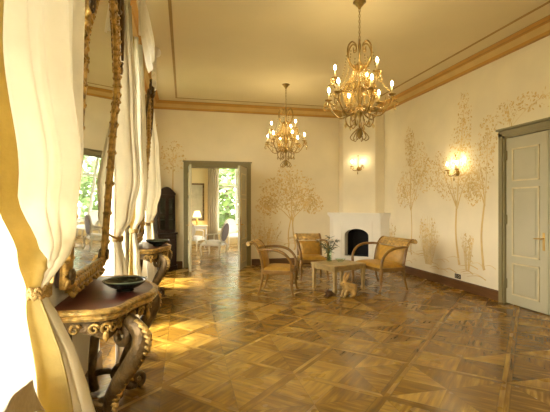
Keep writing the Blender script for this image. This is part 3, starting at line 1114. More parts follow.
def make_mirror(label):
    t = thing('pier_mirror', label, 'mirror')
    hw = 0.50
    half = [(0.30, 0.08), (hw - 0.03, 0.08), (hw, 0.12), (hw, 0.7), (hw, 1.3), (hw + 0.025, 1.42), (hw + 0.01, 1.54), (hw - 0.07, 1.66), (hw - 0.17, 1.84), (0.19, 1.96), (0.10, 2.04)]
    pts = [(0, 0.08, 0)] + [(y, z, 0) for y, z in half] + [(0, 2.07, 0)] + [(-y, z, 0) for y, z in half[::-1]]
    out = [Vector((p.x, p.y)) for p in catmull(pts, 5, closed=True)]
    n = len(out)
    nr = []
    for i in range(n):
        d = out[(i + 1) % n] - out[(i - 1) % n]
        nr.append(Vector((d.y, -d.x)).normalized())
    g = MB()
    g.rings([[(0.008, p.x, p.y) for p in out], [(0.0, p.x, p.y) for p in out]], smooth=False)
    g.build('mirror_glass', M['mirror_m'], t)
    prof = [(0.0, 0.0), (0.0, 0.016), (0.012, 0.026), (0.026, 0.020), (0.038, 0.034), (0.062, 0.036), (0.078, 0.020), (0.092, 0.026), (0.102, 0.008), (0.102, -0.02), (0.0, -0.02)]
    f = MB()
    f.rings([[(x, out[i].x + nr[i].x * d, out[i].y + nr[i].y * d) for d, x in prof] for i in range(n)], loop=True)
    f.build('frame', M['gilt'], t)
    # carved leaves and beads along the frame
    rng = random.Random(4)
    k = MB()
    m_ = 0
    L = 0
    for i in range(n):
        seg = (out[(i + 1) % n] - out[i]).length
        L += seg
        if L > 0.032:
            L = 0
            p, q = out[i], nr[i]
            ang = math.atan2(q.y, q.x)
            rot = Matrix.Rotation(ang + rng.uniform(-0.6, 0.6), 3, 'X')
            k.ell((0.034, p.x + q.x * 0.05, p.y + q.y * 0.05), (0.010, 0.022, 0.010), 7, 5, rot)
            k.ell((0.026, p.x + q.x * 0.012, p.y + q.y * 0.012), (0.007, 0.007, 0.007), 6, 4)
            d = 0.098 + rng.uniform(-0.008, 0.018)
            k.ell((0.018, p.x + q.x * d, p.y + q.y * d), (0.010, 0.018, 0.011), 7, 5, rot)
    for i in range(n):
        if i % 2:
            continue
        p, q = out[i], nr[i]
        tg = Vector((-q.y, q.x))
        sg = 1 if (i // 2) % 2 else -1
        h_ = rng.uniform(0.022, 0.045)
        base = p + q * 0.095
        tip = base + q * h_ + tg * sg * 0.03
        k.tube([(0.012, base.x - tg.x * sg * 0.02, base.y - tg.y * sg * 0.02), (0.03, base.x + q.x * h_ * 0.5, base.y + q.y * h_ * 0.5), (0.022, tip.x, tip.y)], [0.012, 0.015, 0.004], 7)
    k.build('carved_leaves', M['gilt'], t)
    # crest
    P = lambda u, v: (0.035, u, v)
    for s_ in (-1, 1):
        for pts_, r_ in ((scroll((s_ * 0.10, 2.28), 0.08, 1.3, PI / 2, s_, P, r1=0.013), [0.020, 0.009]),
                         (scroll((s_ * 0.27, 2.09), 0.08, 1.4, PI * 0.6 if s_ > 0 else PI * 0.4, -s_, P, r1=0.013), [0.020, 0.009]),
                         (catmull([(0.04, s_ * 0.03, 2.19), (0.05, s_ * 0.15, 2.17), (0.045, s_ * 0.28, 2.14), (0.045, s_ * 0.41, 1.97), (0.045, s_ * 0.53, 1.74)], 5), [0.022, 0.014, 0.022, 0.010]),
                         (scroll((s_ * 0.575, 1.68), 0.05, 1.3, PI / 2, s_, P, r1=0.01), [0.016, 0.007]),
                         (scroll((s_ * 0.56, 0.10), 0.04, 1.3, -PI / 2, -s_, P, r1=0.01), [0.016, 0.007])):
            k = MB()
            k.tube(pts_, r_, 8)
            k.build('crest_scroll', M['gilt_dark'], t)
    k = MB()
    for a in np.linspace(-1.1, 1.1, 7):
        k.tube(catmull([(0.03, 0.02 * math.sin(a), 2.14), (0.08, 0.09 * math.sin(a), 2.14 + 0.14 * math.cos(a)), (0.06, 0.16 * math.sin(a), 2.16 + 0.24 * math.cos(a))], 4), [0.022, 0.024, 0.008], 8)
    k.ell((0.06, 0, 2.17), (0.04, 0.055, 0.055), 12, 8)
    k.build('crest_leaves', M['gilt_dark'], t)
    # backing board
    k = MB()
    k.prism([(p.x + q.x * 0.08, p.y + q.y * 0.08) for p, q in zip(out, nr)], lambda u, v, d: (d, u, v), -0.045, -0.021)
    k.build('backing_board', M['mahogany'], t)
    return t


m1 = make_mirror('tall arched mirror in carved gilt frame above the console with the large bowl in view')
LEAN = R(4.0)
m1.location = (-0.675, 3.1, 0.95)
m1.rotation_euler = (0, LEAN, 0)
m2 = copy_tree(m1)
m2.location = (-0.675, 6.3, 0.95)
m2['label'] = 'tall gilt mirror on the second pier, mostly hidden behind curtains'
for o in (m1, m2):
    o['group'] = 'gilt pier mirrors'

# ------------------------------------------------------------------ console tables


def make_console(label):
    t = thing('console_table', label, 'console table', group='gilt console tables')
    half = [(0.0, 0.585), (0.16, 0.60), (0.28, 0.60), (0.36, 0.56), (0.405, 0.48), (0.43, 0.38), (0.475, 0.27), (0.53, 0.15)]
    ol = [(x, -y, 0) for x, y in half] + [(0.55, 0, 0)] + [(x, y, 0) for x, y in half[::-1]]
    out = [(p.x, p.y) for p in catmull(ol, 5)]

    def off(d, x0=0.0):
        res = []
        for i, p in enumerate(out):
            a, c = out[max(0, i - 1)], out[min(len(out) - 1, i + 1)]
            n_ = Vector((c[1] - a[1], -(c[0] - a[0]))).normalized()
            res.append((max(0.0, p[0] + n_.x * d), p[1] + n_.y * d))
        return res
    k = MB()
    k.prism(off(-0.03), lambda u, v, q: (u, v, q), 0.835, 0.862)
    k.build('tabletop', M['marble'], t)
    k = MB()
    pr = [(-0.05, 0.80), (-0.01, 0.80), (0.0, 0.815), (-0.012, 0.828), (0.004, 0.842), (0.004, 0.856), (-0.012, 0.866), (-0.032, 0.866), (-0.032, 0.80)]
    rings = [[(p[0], p[1], z) for p in off(d)] for d, z in pr]
    k.rings([[rings[i][j] for i in range(len(pr))] for j in range(len(out))], smooth=False)
    k.build('edge_moulding', M['gilt'], t)
    k = MB()
    o1, o2 = off(-0.055), off(-0.085)
    lo = [0.715 + 0.035 * math.cos(i / (len(out) - 1) * 2 * PI * 3) for i in range(len(out))]
    k.rings([[(o1[i][0], o1[i][1], 0.80), (o1[i][0], o1[i][1], lo[i]), (o2[i][0], o2[i][1], lo[i]), (o2[i][0], o2[i][1], 0.80)] for i in range(len(out))], smooth=False)
    k.build('apron', M['gilt_dark'], t)
    # carved frieze: scrolls and lobes hung on the apron
    k = MB()
    oo = off(-0.045)
    N_ = len(oo)
    for i in range(4, N_ - 4, 4):
        p = oo[i]
        d = Vector((oo[i + 1][0] - oo[i - 1][0], oo[i + 1][1] - oo[i - 1][1])).normalized()
        sg = 1 if i < N_ / 2 else -1
        k.tube(scroll((0, 0), 0.034, 1.25, 0.3, sg, lambda u, v: (p[0] + d.x * u, p[1] + d.y * u, 0.745 + v), k=14, r1=0.008), [0.011, 0.006], 6)
        if i % 3 == 0:
            k.ell((p[0], p[1], 0.70), (0.018, 0.018, 0.035), 7, 5)
    k.build('frieze_leaves', M['gilt'], t)
    # legs: two S-shaped scroll supports in front, two flat ones at the wall
    for s_ in (-1, 1):
        k = MB()
        P = [(0.40, s_ * 0.43, 0.76), (0.475, s_ * 0.49, 0.70), (0.485, s_ * 0.50, 0.61), (0.43, s_ * 0.46, 0.50), (0.35, s_ * 0.39, 0.37), (0.285, s_ * 0.32, 0.24), (0.27, s_ * 0.29, 0.13), (0.31, s_ * 0.31, 0.05), (0.37, s_ * 0.345, 0.03)]
        k.tube(catmull(P, 6), [0.045, 0.055, 0.06, 0.058, 0.052, 0.042, 0.035, 0.034, 0.022], 10, flat=0.8)
        dirv = Vector((0.75, s_ * 0.66)).normalized()
        pl = lambda c: (lambda u, v: (c[0] + dirv.x * u, c[1] + dirv.y * u, c[2] + v))
        k.tube(scroll((0, 0), 0.085, 1.4, PI * 0.9, -1, pl((0.36, s_ * 0.40, 0.66)), r1=0.015), [0.034, 0.015], 8)
        k.tube(scroll((0, 0), 0.055, 1.3, -PI / 2, 1, pl((0.38, s_ * 0.36, 0.075)), r1=0.012), [0.026, 0.012], 8)
        k.tube(scroll((0, 0), 0.06, 1.2, PI * 0.2, 1, pl((0.24, s_ * 0.28, 0.16)), r1=0.012), [0.024, 0.01], 8)
        k.build('leg', M['gilt_dark'], t)
        k = MB()
        q = catmull(P, 6)
        for i in range(2, len(q) - 8, 2):
            tg = (q[i + 1] - q[i - 1]).normalized()
            c = q[i] + Vector((dirv.x * 0.05, dirv.y * 0.05, 0.012))
            k.tube([c - tg * 0.02 + Vector((0, 0, -0.01)), c, c + Vector((dirv.x * 0.022, dirv.y * 0.022, 0)) + tg * 0.018, c + Vector((dirv.x * 0.03, dirv.y * 0.03, 0)) + tg * 0.03], [0.012, 0.017, 0.010, 0.004], 7, flat=1.6)
        k.build('leg_leaves', M['gilt'], t)
        k = MB()
        k.tube(catmull([(0.05, s_ * 0.45, 0.78), (0.06, s_ * 0.47, 0.6), (0.05, s_ * 0.38, 0.38), (0.05, s_ * 0.30, 0.18), (0.06, s_ * 0.34, 0.03)], 5), [0.04, 0.045, 0.035, 0.03, 0.035], 8)
        k.build('leg', M['gilt_dark'], t)
    # stretcher with rocaille shell
    k = MB()
    for s_ in (-1, 1):
        k.tube(catmull([(0.28, s_ * 0.30, 0.17), (0.30, s_ * 0.2, 0.22), (0.31, s_ * 0.1, 0.16), (0.30, 0, 0.2)], 5), [0.03, 0.026, 0.03], 8)
        k.tube(catmull([(0.06, s_ * 0.31, 0.16), (0.16, s_ * 0.26, 0.19), (0.27, s_ * 0.28, 0.17)], 5), 0.024, 8)
    for a in np.linspace(-1.2, 1.2, 7):
        k.tube([(0.31, 0, 0.19), (0.34, 0.07 * math.sin(a), 0.2 + 0.07 * math.cos(a)), (0.33, 0.14 * math.sin(a), 0.2 + 0.13 * math.cos(a))], [0.014, 0.022, 0.008], 7)
    k.build('stretcher', M['gilt_dark'], t)
    return t


c1 = make_console('carved gilt console table with red marble top beside the tied curtain')
c1.location = (XL + 0.003, 3.03, 0)
c2 = copy_tree(c1)
c2.location = (XL + 0.003, 6.3, 0)
c2['label'] = 'second gilt console table along the window wall, before the dark cabinet'


def make_bowl(label, loc, s=1.0):
    t = thing('bowl', label, 'bowl', loc)
    k = MB()
    pr = [(0.05, 0), (0.06, 0.0), (0.055, 0.012), (0.10, 0.03), (0.138, 0.058), (0.147, 0.07), (0.140, 0.071), (0.128, 0.06), (0.09, 0.034), (0.0, 0.024)]
    k.lathe([(r * s, z * s) for r, z in pr], 32)
    k.build('bowl_body', M['bowl'], t)
    k = MB()
    k.lathe([(0.1385 * s, 0.0695 * s), (0.148 * s, 0.0695 * s), (0.150 * s, 0.0735 * s), (0.146 * s, 0.077 * s), (0.139 * s, 0.0745 * s), (0.1385 * s, 0.0695 * s)], 32, caps=False)
    k.build('rim', M['bowl_rim'], t)
    return t


make_bowl('shallow dark glazed bowl on the console below the large mirror', (XL + 0.34, 2.98, 0.8625))
make_bowl('dark bowl on the second console, farther along the window wall', (XL + 0.36, 6.2, 0.8625), 1.15)

# ------------------------------------------------------------------ corner cabinet
t = thing('corner_cabinet', 'dark mahogany corner cabinet with glazed doors and arched top by the doorway', 'cabinet', (XL + 0.03, YB - 0.04, 0))
pl = [(0, 0), (0, -0.58), (0.16, -0.58), (0.56, -0.16), (0.56, 0)]
b = MB()
up = lambda u, v, q: (u, v, q)
b.prism(pl, up, 0.0, 0.09)
b.prism([(x * 0.96, y * 0.96) for x, y in pl], up, 0.09, 0.80)
b.prism([(x * 1.02, y * 1.02) if x > 0 or y < 0 else (x, y) for x, y in pl], up, 0.80, 0.84)
b.build('base', M['mahogany'], t)
b = MB()
p2 = [(x * 0.9, y * 0.9) for x, y in pl]
b.rings([[(x, y, z) for x, y in p2[:3]] for z in (0.84, 1.70)], closed=False, caps=False, smooth=False)
b.rings([[(x, y, z) for x, y in p2[3:] + p2[:1]] for z in (0.84, 1.70)], closed=False, caps=False, smooth=False)
for z in (0.842, 1.12, 1.40, 1.69):
    b.prism([(x * 0.98 + 0.004, y * 0.98 - 0.004) for x, y in p2], up, z, z + 0.015)
b.build('upper_case', M['mahogany'], t)
# pediment, curved like a bonnet
b = MB()
a0, a1 = Vector((p2[2][0], p2[2][1])), Vector((p2[3][0], p2[3][1]))
top = []
for i in range(13):
    s_ = i / 12
    top.append((s_, 1.74 + 0.14 * math.sin(PI * s_) ** 1.2))
poly = [(0, 1.70)] + top + [(1, 1.70)]
nn = Vector(((a1 - a0).y, -(a1 - a0).x)).normalized()
b.prism(poly, lambda u, v, q: (a0.x + (a1.x - a0.x) * u + nn.x * q, a0.y + (a1.y - a0.y) * u + nn.y * q, v), -0.02, 0.03)
b.prism([(x * 1.02, y * 1.02) for x, y in p2], up, 1.70, 1.745)
b.build('pediment', M['mahogany'], t)
dirc = (a1 - a0)
for s0, s1 in ((0.02, 0.495), (0.505, 0.98)):
    b = MB()
    F = lambda u, v, q: (a0.x + dirc.x * u + nn.x * q, a0.y + dirc.y * u + nn.y * q, v)
    w_ = 0.09
    for u0, u1, z0, z1 in ((s0, s0 + w_, 0.86, 1.69), (s1 - w_, s1, 0.86, 1.69), (s0, s1, 0.86, 0.92), (s0, s1, 1.62, 1.69), (s0, s1, 1.25, 1.275)):
        b.prism([(u0, z0), (u1, z0), (u1, z1), (u0, z1)], F, 0.0, 0.022)
    d_ = b.build('door', M['mahogany'], t)
    b = MB()
    b.prism([(s0 + w_, 0.92), (s1 - w_, 0.92), (s1 - w_, 1.62), (s0 + w_, 1.62)], F, 0.008, 0.012)
    b.build('door_pane', M['glass'], d_)
    q0 = Vector((pl[2][0], pl[2][1])) * 0.96
    q1 = Vector((pl[3][0], pl[3][1])) * 0.96
    G = lambda u, v, q: (q0.x + (q1.x - q0.x) * u + nn.x * q, q0.y + (q1.y - q0.y) * u + nn.y * q, v)
    b = MB()
    b.prism([(s0, 0.12), (s1, 0.12), (s1, 0.77), (s0, 0.77)], G, 0.0, 0.018)
    b.prism([(s0 + 0.08, 0.20), (s1 - 0.08, 0.20), (s1 - 0.08, 0.69), (s0 + 0.08, 0.69)], G, 0.018, 0.026)
    d_ = b.build('lower_door', M['mahogany'], t)
    b = MB()
    b.ell(G((s1 - 0.05) if s0 < 0.3 else s0 + 0.05, 0.48, 0.03), 0.014, 8, 6)
    b.build('knob', M['brass'], d_)

# ------------------------------------------------------------------ small cloth-covered table in the window niche
t = thing('side_table', 'small dark table under a cream linen cloth, in the window niche before the curtain', 'table', (-0.81, 1.45, 0))
b = MB()
b.bbox(-0.195, 0.195, -0.36, 0.36, 0.72, 0.75)
b.build('tabletop', M['mahogany'], t)
for sx_ in (-1, 1):
    for sy_ in (-1, 1):
        b = MB()
        b.tube([(sx_ * 0.15, sy_ * 0.31, 0.72), (sx_ * 0.155, sy_ * 0.315, 0.35), (sx_ * 0.145, sy_ * 0.305, 0.0)], [0.028, 0.022, 0.015], 8)
        b.build('leg', M['mahogany'], t)
b = MB()


def cloth_fn(u, v):
    x, y = (u - 0.5) * 0.68, (v - 0.5) * 1.01
    hx_, hy_ = 0.20, 0.365
    dx, dy = max(0, abs(x) - hx_), max(0, abs(y) - hy_)
    z = 0.753 - 0.93 * max(dx, dy) - 0.25 * min(dx, dy)
    px_ = math.copysign(min(abs(x), hx_) + 0.10 * dx + 0.004 + 0.25 * min(dx, dy), x)
    py_ = math.copysign(min(abs(y), hy_) + 0.10 * dy + 0.004 + 0.25 * min(dx, dy), y)
    w_ = 0.008 * math.sin(22 * y) * (dx > 0) + 0.008 * math.sin(20 * x) * (dy > 0)
    return (px_ + (w_ if dx > 0 else 0), py_ + (w_ if dy > 0 else 0), z)


b.grid(cloth_fn, 60, 70)
o = b.build('cloth', M['linen'], None, loc=(-0.81, 1.45, 0))
tag(o, 'cream linen cloth draped over the small table in the window niche', 'tablecloth')

# ------------------------------------------------------------------ armchairs and settee


def make_seat(name, label, cat, W, group=None):
    """facing -y, origin on the floor under the seat centre"""
    t = thing(name, label, cat, group=group)
    hw = W / 2
    D0, D1 = -0.27, 0.24
    # seat frame
    k = MB()
    k.bbox(-hw, hw, D0, D0 + 0.045, 0.335, 0.40, 0.008)
    k.bbox(-hw + 0.01, hw - 0.01, D1 - 0.045, D1, 0.335, 0.40, 0.008)
    for s_ in (-1, 1):
        a, c = sorted((s_ * hw, s_ * (hw - 0.045)))
        k.bbox(a, c, D0 + 0.03, D1 - 0.01, 0.335, 0.40, 0.008)
    k.build('seat_frame', M['chair_wood'], t)
    # cushion
    k = MB()

    def cush(u, v):
        x, y = (u - 0.5) * 2, (v - 0.5) * 2
        e_ = max(abs(x), abs(y))
        z = 0.40 + 0.055 * (1 - abs(x) ** 6) ** 0.5 * (1 - abs(y) ** 6) ** 0.5 + 0.012 * (1 - x * x) * (1 - y * y)
        return (x * (hw - 0.02), (D0 + D1) / 2 + y * ((D1 - D0) / 2 - 0.012), z)
    k.grid(cush, 28, 24)
    k.poly([(-hw + 0.02, D0 + 0.012, 0.40), (hw - 0.02, D0 + 0.012, 0.40), (hw - 0.02, D1 - 0.012, 0.40), (-hw + 0.02, D1 - 0.012, 0.40)])
    k.build('seat_cushion', M['chair_gold'], t)
    # back: upholstered panel that leans and rolls over at the top
    bk = catmull([(0, 0.215, 0.43), (0, 0.235, 0.55), (0, 0.275, 0.70), (0, 0.335, 0.81), (0, 0.40, 0.855), (0, 0.455, 0.84)], 5)
    k = MB()
    rr = []
    low = [p for p in bk if p.z < 0.745 and p.y < 0.33]
    for i, p in enumerate(low):
        th = 0.022 + 0.018 * math.sin(PI * i / (len(low) - 1))
        rr.append([(-hw + 0.05, p.y - th * 0.4, p.z), (-hw * 0.5, p.y - th * 1.2, p.z), (0, p.y - th * 1.4, p.z), (hw * 0.5, p.y - th * 1.2, p.z), (hw - 0.05, p.y - th * 0.4, p.z), (hw - 0.05, p.y + 0.015, p.z), (0, p.y + 0.02, p.z), (-hw + 0.05, p.y + 0.015, p.z)])
    k.rings(rr)
    k.build('backrest', M['chair_gold'], t)
    k = MB()
    upb = [p for p in bk if p.z >= 0.74 or p.y > 0.33]
    k.rings([[(-hw, p.y - 0.018, p.z - 0.01), (hw, p.y - 0.018, p.z - 0.01), (hw, p.y + 0.014, p.z + 0.014), (-hw, p.y + 0.014, p.z + 0.014)] for p in upb], smooth=True)
    k.tube([(-hw - 0.012, 0.452, 0.822), (hw + 0.012, 0.452, 0.822)], 0.03, 14)
    k.build('top_rail', M['bronze_gold'], t)
    k = MB()
    for i in range(int(W / 0.075)):
        x = -hw + 0.06 + i * (W - 0.12) / (int(W / 0.075) - 1)
        k.ell((x, 0.29, 0.775), (0.020, 0.008, 0.022), 8, 6, Matrix.Rotation(R(35), 3, 'X'))
    k.build('rail_leaves', M['bronze_gold'], t)
    for s_ in (-1, 1):
        k = MB()
        k.tube([(s_ * (hw - 0.025), p.y, p.z) for p in bk], [0.022, 0.022, 0.02, 0.022], 8)
        k.tube(scroll((0.452, 0.822), 0.034, 0.9, PI / 2, -1, lambda u, v: (s_ * (hw - 0.02), u, v), k=14, r1=0.008), [0.016, 0.01], 8)
        k.build('back_stile', M['chair_wood'], t)
        k = MB()
        A = [(s_ * (hw - 0.02), 0.285, 0.735), (s_ * (hw + 0.015), 0.16, 0.745), (s_ * (hw + 0.03), 0.0, 0.735), (s_ * (hw + 0.03), -0.13, 0.69), (s_ * (hw + 0.02), -0.225, 0.60), (s_ * (hw + 0.005), -0.262, 0.50), (s_ * (hw - 0.012), -0.262, 0.40)]
        k.tube(catmull(A, 6), [0.02, 0.022, 0.024, 0.024, 0.022, 0.022, 0.024], 10, flat=1.15)
        k.build('arm', M['chair_wood'], t)
        k = MB()
        Fp = [(s_ * (hw - 0.015), -0.25, 0.37), (s_ * (hw - 0.005), -0.268, 0.30), (s_ * (hw - 0.012), -0.262, 0.18), (s_ * (hw - 0.008), -0.27, 0.08), (s_ * (hw + 0.0), -0.29, 0.02)]
        k.tube(catmull(Fp, 6), [0.032, 0.034, 0.024, 0.018, 0.02], 10)
        k.ell((s_ * hw, -0.295, 0.018), (0.026, 0.03, 0.018), 10, 6)
        k.build('leg', M['chair_wood'], t)
        k = MB()
        Bp = [(s_ * (hw - 0.03), 0.22, 0.42), (s_ * (hw - 0.03), 0.22, 0.30), (s_ * (hw - 0.025), 0.245, 0.15), (s_ * (hw - 0.02), 0.295, 0.0)]
        k.tube(catmull(Bp, 6), [0.024, 0.026, 0.02, 0.017], 8)
        k.build('leg', M['chair_wood'], t)
    return t


G_CH = 'gold upholstered armchairs'
a1_ = make_seat('armchair', 'gold upholstered armchair with curved wooden arms, side on, beside the open doorway', 'chair', 0.54, G_CH)
a1_.location = (1.55, 6.63, 0)
a1_.rotation_euler = (0, 0, R(67))
a2_ = copy_tree(a1_)
a2_['label'] = 'gold upholstered armchair facing the room, behind the low table'
a2_.location = (2.52, 7.80, 0)
a2_.rotation_euler = (0, 0, R(-6))
s1_ = make_seat('settee', 'wide gold upholstered settee with curved wooden arms in front of the fireplace', 'settee', 0.88)
s1_.location = (3.41, 6.67, 0)
s1_.rotation_euler = (0, 0, R(-81))

# ------------------------------------------------------------------ low table
TZ = 0.46
t = thing('coffee_table', 'low pale gilt wooden table with square legs between the armchairs and settee', 'table', (2.64, 6.665, 0), R(20))
hx_, hy_ = 0.345, 0.30
b = MB()
b.bbox(-hx_ - 0.02, hx_ + 0.02, -hy_ - 0.02, hy_ + 0.02, TZ - 0.028, TZ, 0.008)
b.build('tabletop', M['table_wood'], t)
b = MB()
for s_ in (-1, 1):
    a, c = sorted((s_ * (hy_ - 0.005), s_ * (hy_ - 0.03)))
    b.box(-hx_ + 0.03, hx_ - 0.03, a, c, TZ - 0.10, TZ - 0.028)
    a, c = sorted((s_ * (hx_ - 0.005), s_ * (hx_ - 0.03)))
    b.box(a, c, -hy_ + 0.03, hy_ - 0.03, TZ - 0.10, TZ - 0.028)
for i in range(14):
    for s_ in (-1, 1):
        b.ell((-hx_ + 0.06 + i * (2 * hx_ - 0.12) / 13, s_ * (hy_ - 0.004), TZ - 0.064), (0.018, 0.006, 0.02), 7, 5)
b.build('apron', M['table_wood'], t)
for sx_ in (-1, 1):
    for sy_ in (-1, 1):
        b = MB()
        cx, cy = sx_ * (hx_ - 0.025), sy_ * (hy_ - 0.025)
        prof = [(0.033, TZ - 0.03), (0.033, TZ - 0.11), (0.026, TZ - 0.12), (0.029, TZ - 0.14), (0.019, 0.08), (0.027, 0.065), (0.027, 0.03), (0.02, 0.0)]
        b.rings([[(cx - r, cy - r, z), (cx + r, cy - r, z), (cx + r, cy + r, z), (cx - r, cy + r, z)] for r, z in prof], smooth=False)
        b.build('leg', M['table_wood'], t)

# vase with lilies
rng = random.Random(12)
t = thing('flower_vase', 'glass vase of dark leaves and cream lilies on the low table', 'vase', (2.52, 6.80, TZ + 0.0005))
b = MB()
b.lathe([(0.0, 0.0), (0.045, 0.0), (0.05, 0.01), (0.04, 0.08), (0.042, 0.14), (0.058, 0.20), (0.055, 0.20), (0.038, 0.14), (0.036, 0.08), (0.044, 0.015), (0.0, 0.012)], 20)
b.build('vase_body', M['glass'], t)
b = MB()
b.lathe([(0.0, 0.014), (0.041, 0.016), (0.034, 0.08), (0.035, 0.12), (0.0, 0.12)], 16)
b.build('water', M['water'], t)
stems = []
for i in range(9):
    a = 2 * PI * i / 9 + rng.uniform(-0.2, 0.2)
    sp_ = rng.uniform(0.06, 0.2)
    h_ = rng.uniform(0.30, 0.46)
    top = Vector((sp_ * math.cos(a), sp_ * math.sin(a), h_))
    pts = catmull([(-0.02 * math.cos(a), -0.02 * math.sin(a), 0.02), (0.02 * math.cos(a), 0.02 * math.sin(a), 0.18), top], 6)
    b = MB()
    b.tube(pts, [0.005, 0.003], 6)
    st = b.build('stem', M['leaf'], t)
    b = MB()
    for q in range(9):
        f_ = rng.uniform(0.55, 1.0)
        p0 = Vector(pts[int(f_ * (len(pts) - 1))])
        aa = a + rng.uniform(-1.6, 1.6)
        d = Vector((math.cos(aa), math.sin(aa), rng.uniform(-0.3, 0.9))).normalized()
        sd = d.cross(Vector((0, 0, 1))).normalized()
        l, w_ = rng.uniform(0.08, 0.14), rng.uniform(0.014, 0.024)
        b.poly([p0, p0 + d * l * 0.45 + sd * w_, p0 + d * l + Vector((0, 0, -0.02)), p0 + d * l * 0.45 - sd * w_])
    b.build('foliage', M['leaf'], st, normals=False)
    if i in (1, 4, 7):
        b = MB()
        for q in range(6):
            aa = 2 * PI * q / 6
            d = Vector((math.cos(aa), math.sin(aa), 0.55)).normalized()
            sd = d.cross(Vector((0, 0, 1))).normalized()
            tip = top + d * 0.06 - Vector((0, 0, 0.012))
            b.poly([top, top + d * 0.035 + sd * 0.014, tip, top + d * 0.035 - sd * 0.014])
        b.build('lily_flower', M['petal'], st, normals=False)

b = MB()
b.lathe([(0.03, 0.0), (0.045, 0.0), (0.05, 0.008), (0.085, 0.045), (0.09, 0.06), (0.084, 0.06), (0.078, 0.045), (0.04, 0.012), (0.0, 0.010)], 20)
o = b.build('glass_bowl', M['glass'], None, loc=(2.70, 6.72, TZ + 0.0005))
tag(o, 'small clear glass bowl on the low table beside the flower vase', 'bowl')

# ------------------------------------------------------------------ gilded hare under the table edge


def skin_body(name, verts, edges, radii, m, parent, sub=2):
    me = bpy.data.meshes.new(name)
    me.from_pydata(verts, edges, [])
    o = bpy.data.objects.new(name, me)
    C.objects.link(o)
    sk = o.modifiers.new('skin', 'SKIN')
    for i, r_ in enumerate(radii):
        me.skin_vertices[0].data[i].radius = (r_, r_) if isinstance(r_, (int, float)) else r_
    me.skin_vertices[0].data[0].use_root = True
    sk.use_smooth_shade = True
    o.modifiers.new('sub', 'SUBSURF').levels = sub
    o.modifiers['sub'].render_levels = sub
    me.materials.append(m)
    dg = bpy.context.evaluated_depsgraph_get()
    ev = o.evaluated_get(dg)
    nm = bpy.data.meshes.new_from_object(ev)
    nm.name = name
    o.modifiers.clear()
    o.data = nm
    for p in nm.polygons:
        p.use_smooth = True
    o.parent = parent
    return o


def make_skin_fallback():
    pass


t = thing('hare_sculpture', 'worn gilt sculpture of a seated hare on the floor under the low table edge', 'sculpture', (2.57, 6.06, 0), R(12))
t.scale = (1.22, 1.22, 1.1)
# facing -x; seated: rump at +x
hv = [(0.06, 0, 0.085), (0.035, 0, 0.115), (-0.01, 0, 0.14), (-0.045, 0, 0.165), (-0.065, 0, 0.195), (-0.105, 0, 0.185), (-0.125, 0, 0.178),
      (-0.045, 0.03, 0.10), (-0.065, 0.032, 0.05), (-0.075, 0.032, 0.014), (-0.105, 0.032, 0.012),
      (-0.045, -0.03, 0.10), (-0.065, -0.032, 0.05), (-0.075, -0.032, 0.014), (-0.105, -0.032, 0.012),
      (0.03, 0.055, 0.07), (0.05, 0.065, 0.03), (-0.02, 0.068, 0.016),
      (0.03, -0.055, 0.07), (0.05, -0.065, 0.03), (-0.02, -0.068, 0.016),
      (0.125, 0, 0.06)]
he = [(0, 1), (1, 2), (2, 3), (3, 4), (4, 5), (5, 6), (2, 7), (7, 8), (8, 9), (9, 10), (2, 11), (11, 12), (12, 13), (13, 14), (0, 15), (15, 16), (16, 17), (0, 18), (18, 19), (19, 20), (0, 21)]
hr = [0.085, 0.085, 0.074, 0.058, 0.052, 0.034, 0.022, 0.028, 0.019, 0.016, 0.013, 0.028, 0.019, 0.016, 0.013, 0.055, 0.030, 0.017, 0.055, 0.030, 0.017, 0.026]
for s_ in (-1, 1):
    b = MB()
    b.tube(catmull([(-0.062, s_ * 0.016, 0.215), (-0.045, s_ * 0.026, 0.27), (-0.022, s_ * 0.034, 0.32), (-0.008, s_ * 0.036, 0.345)], 5), [0.012, 0.022, 0.018, 0.004], 10, flat=0.5)
    b.build('ear', M['bronze_gold'], t)
skin_body('hare_body', hv, he, hr, M['bronze_gold'], t)
for s_ in (-1, 1):
    b = MB()
    b.ell((-0.098, s_ * 0.034, 0.202), 0.006, 8, 6)
    b.build('eye', M['bronze_dark'], t)

t = thing('animal_figurine', 'small dark figurine lying on the floor beside the hare and table leg', 'sculpture', (2.30, 6.14, 0), R(20))
fv = [(0.05, 0, 0.05), (0.0, 0, 0.052), (-0.05, 0, 0.06), (-0.085, 0, 0.085), (-0.12, 0, 0.082), (-0.07, 0.03, 0.015), (-0.125, 0.034, 0.010), (-0.07, -0.03, 0.015), (-0.125, -0.034, 0.010), (0.06, 0.045, 0.02), (0.0, 0.055, 0.012), (0.06, -0.045, 0.02), (0.0, -0.055, 0.012), (-0.08, 0.02, 0.115), (-0.06, 0.024, 0.14), (-0.08, -0.02, 0.115), (-0.06, -0.024, 0.14)]
fe = [(0, 1), (1, 2), (2, 3), (3, 4), (2, 5), (5, 6), (2, 7), (7, 8), (0, 9), (9, 10), (0, 11), (11, 12), (3, 13), (13, 14), (3, 15), (15, 16)]
fr = [0.045, 0.045, 0.038, 0.03, 0.016, 0.016, 0.01, 0.016, 0.01, 0.022, 0.012, 0.022, 0.012, 0.01, 0.005, 0.01, 0.005]
skin_body('figurine_body', fv, fe, fr, M['bronze_dark'], t)

# ------------------------------------------------------------------ chandeliers


def bulb_mesh():
    k = MB()
    k.lathe([(0.0, 0.0), (0.008, 0.0), (0.015, 0.016), (0.0155, 0.028), (0.010, 0.046), (0.004, 0.058), (0.0, 0.062)], 12)
    return k


def bulb_light(parent, z=0.035, w=BULB):
    d = bpy.data.lights.new('bulb_light', 'POINT')
    d.energy = w
    d.color = (1.0, 0.80, 0.46)
    d.shadow_soft_size = 0.03
    o = bpy.data.objects.new('bulb_light', d)
    C.objects.link(o)
    o.parent = parent
    return o


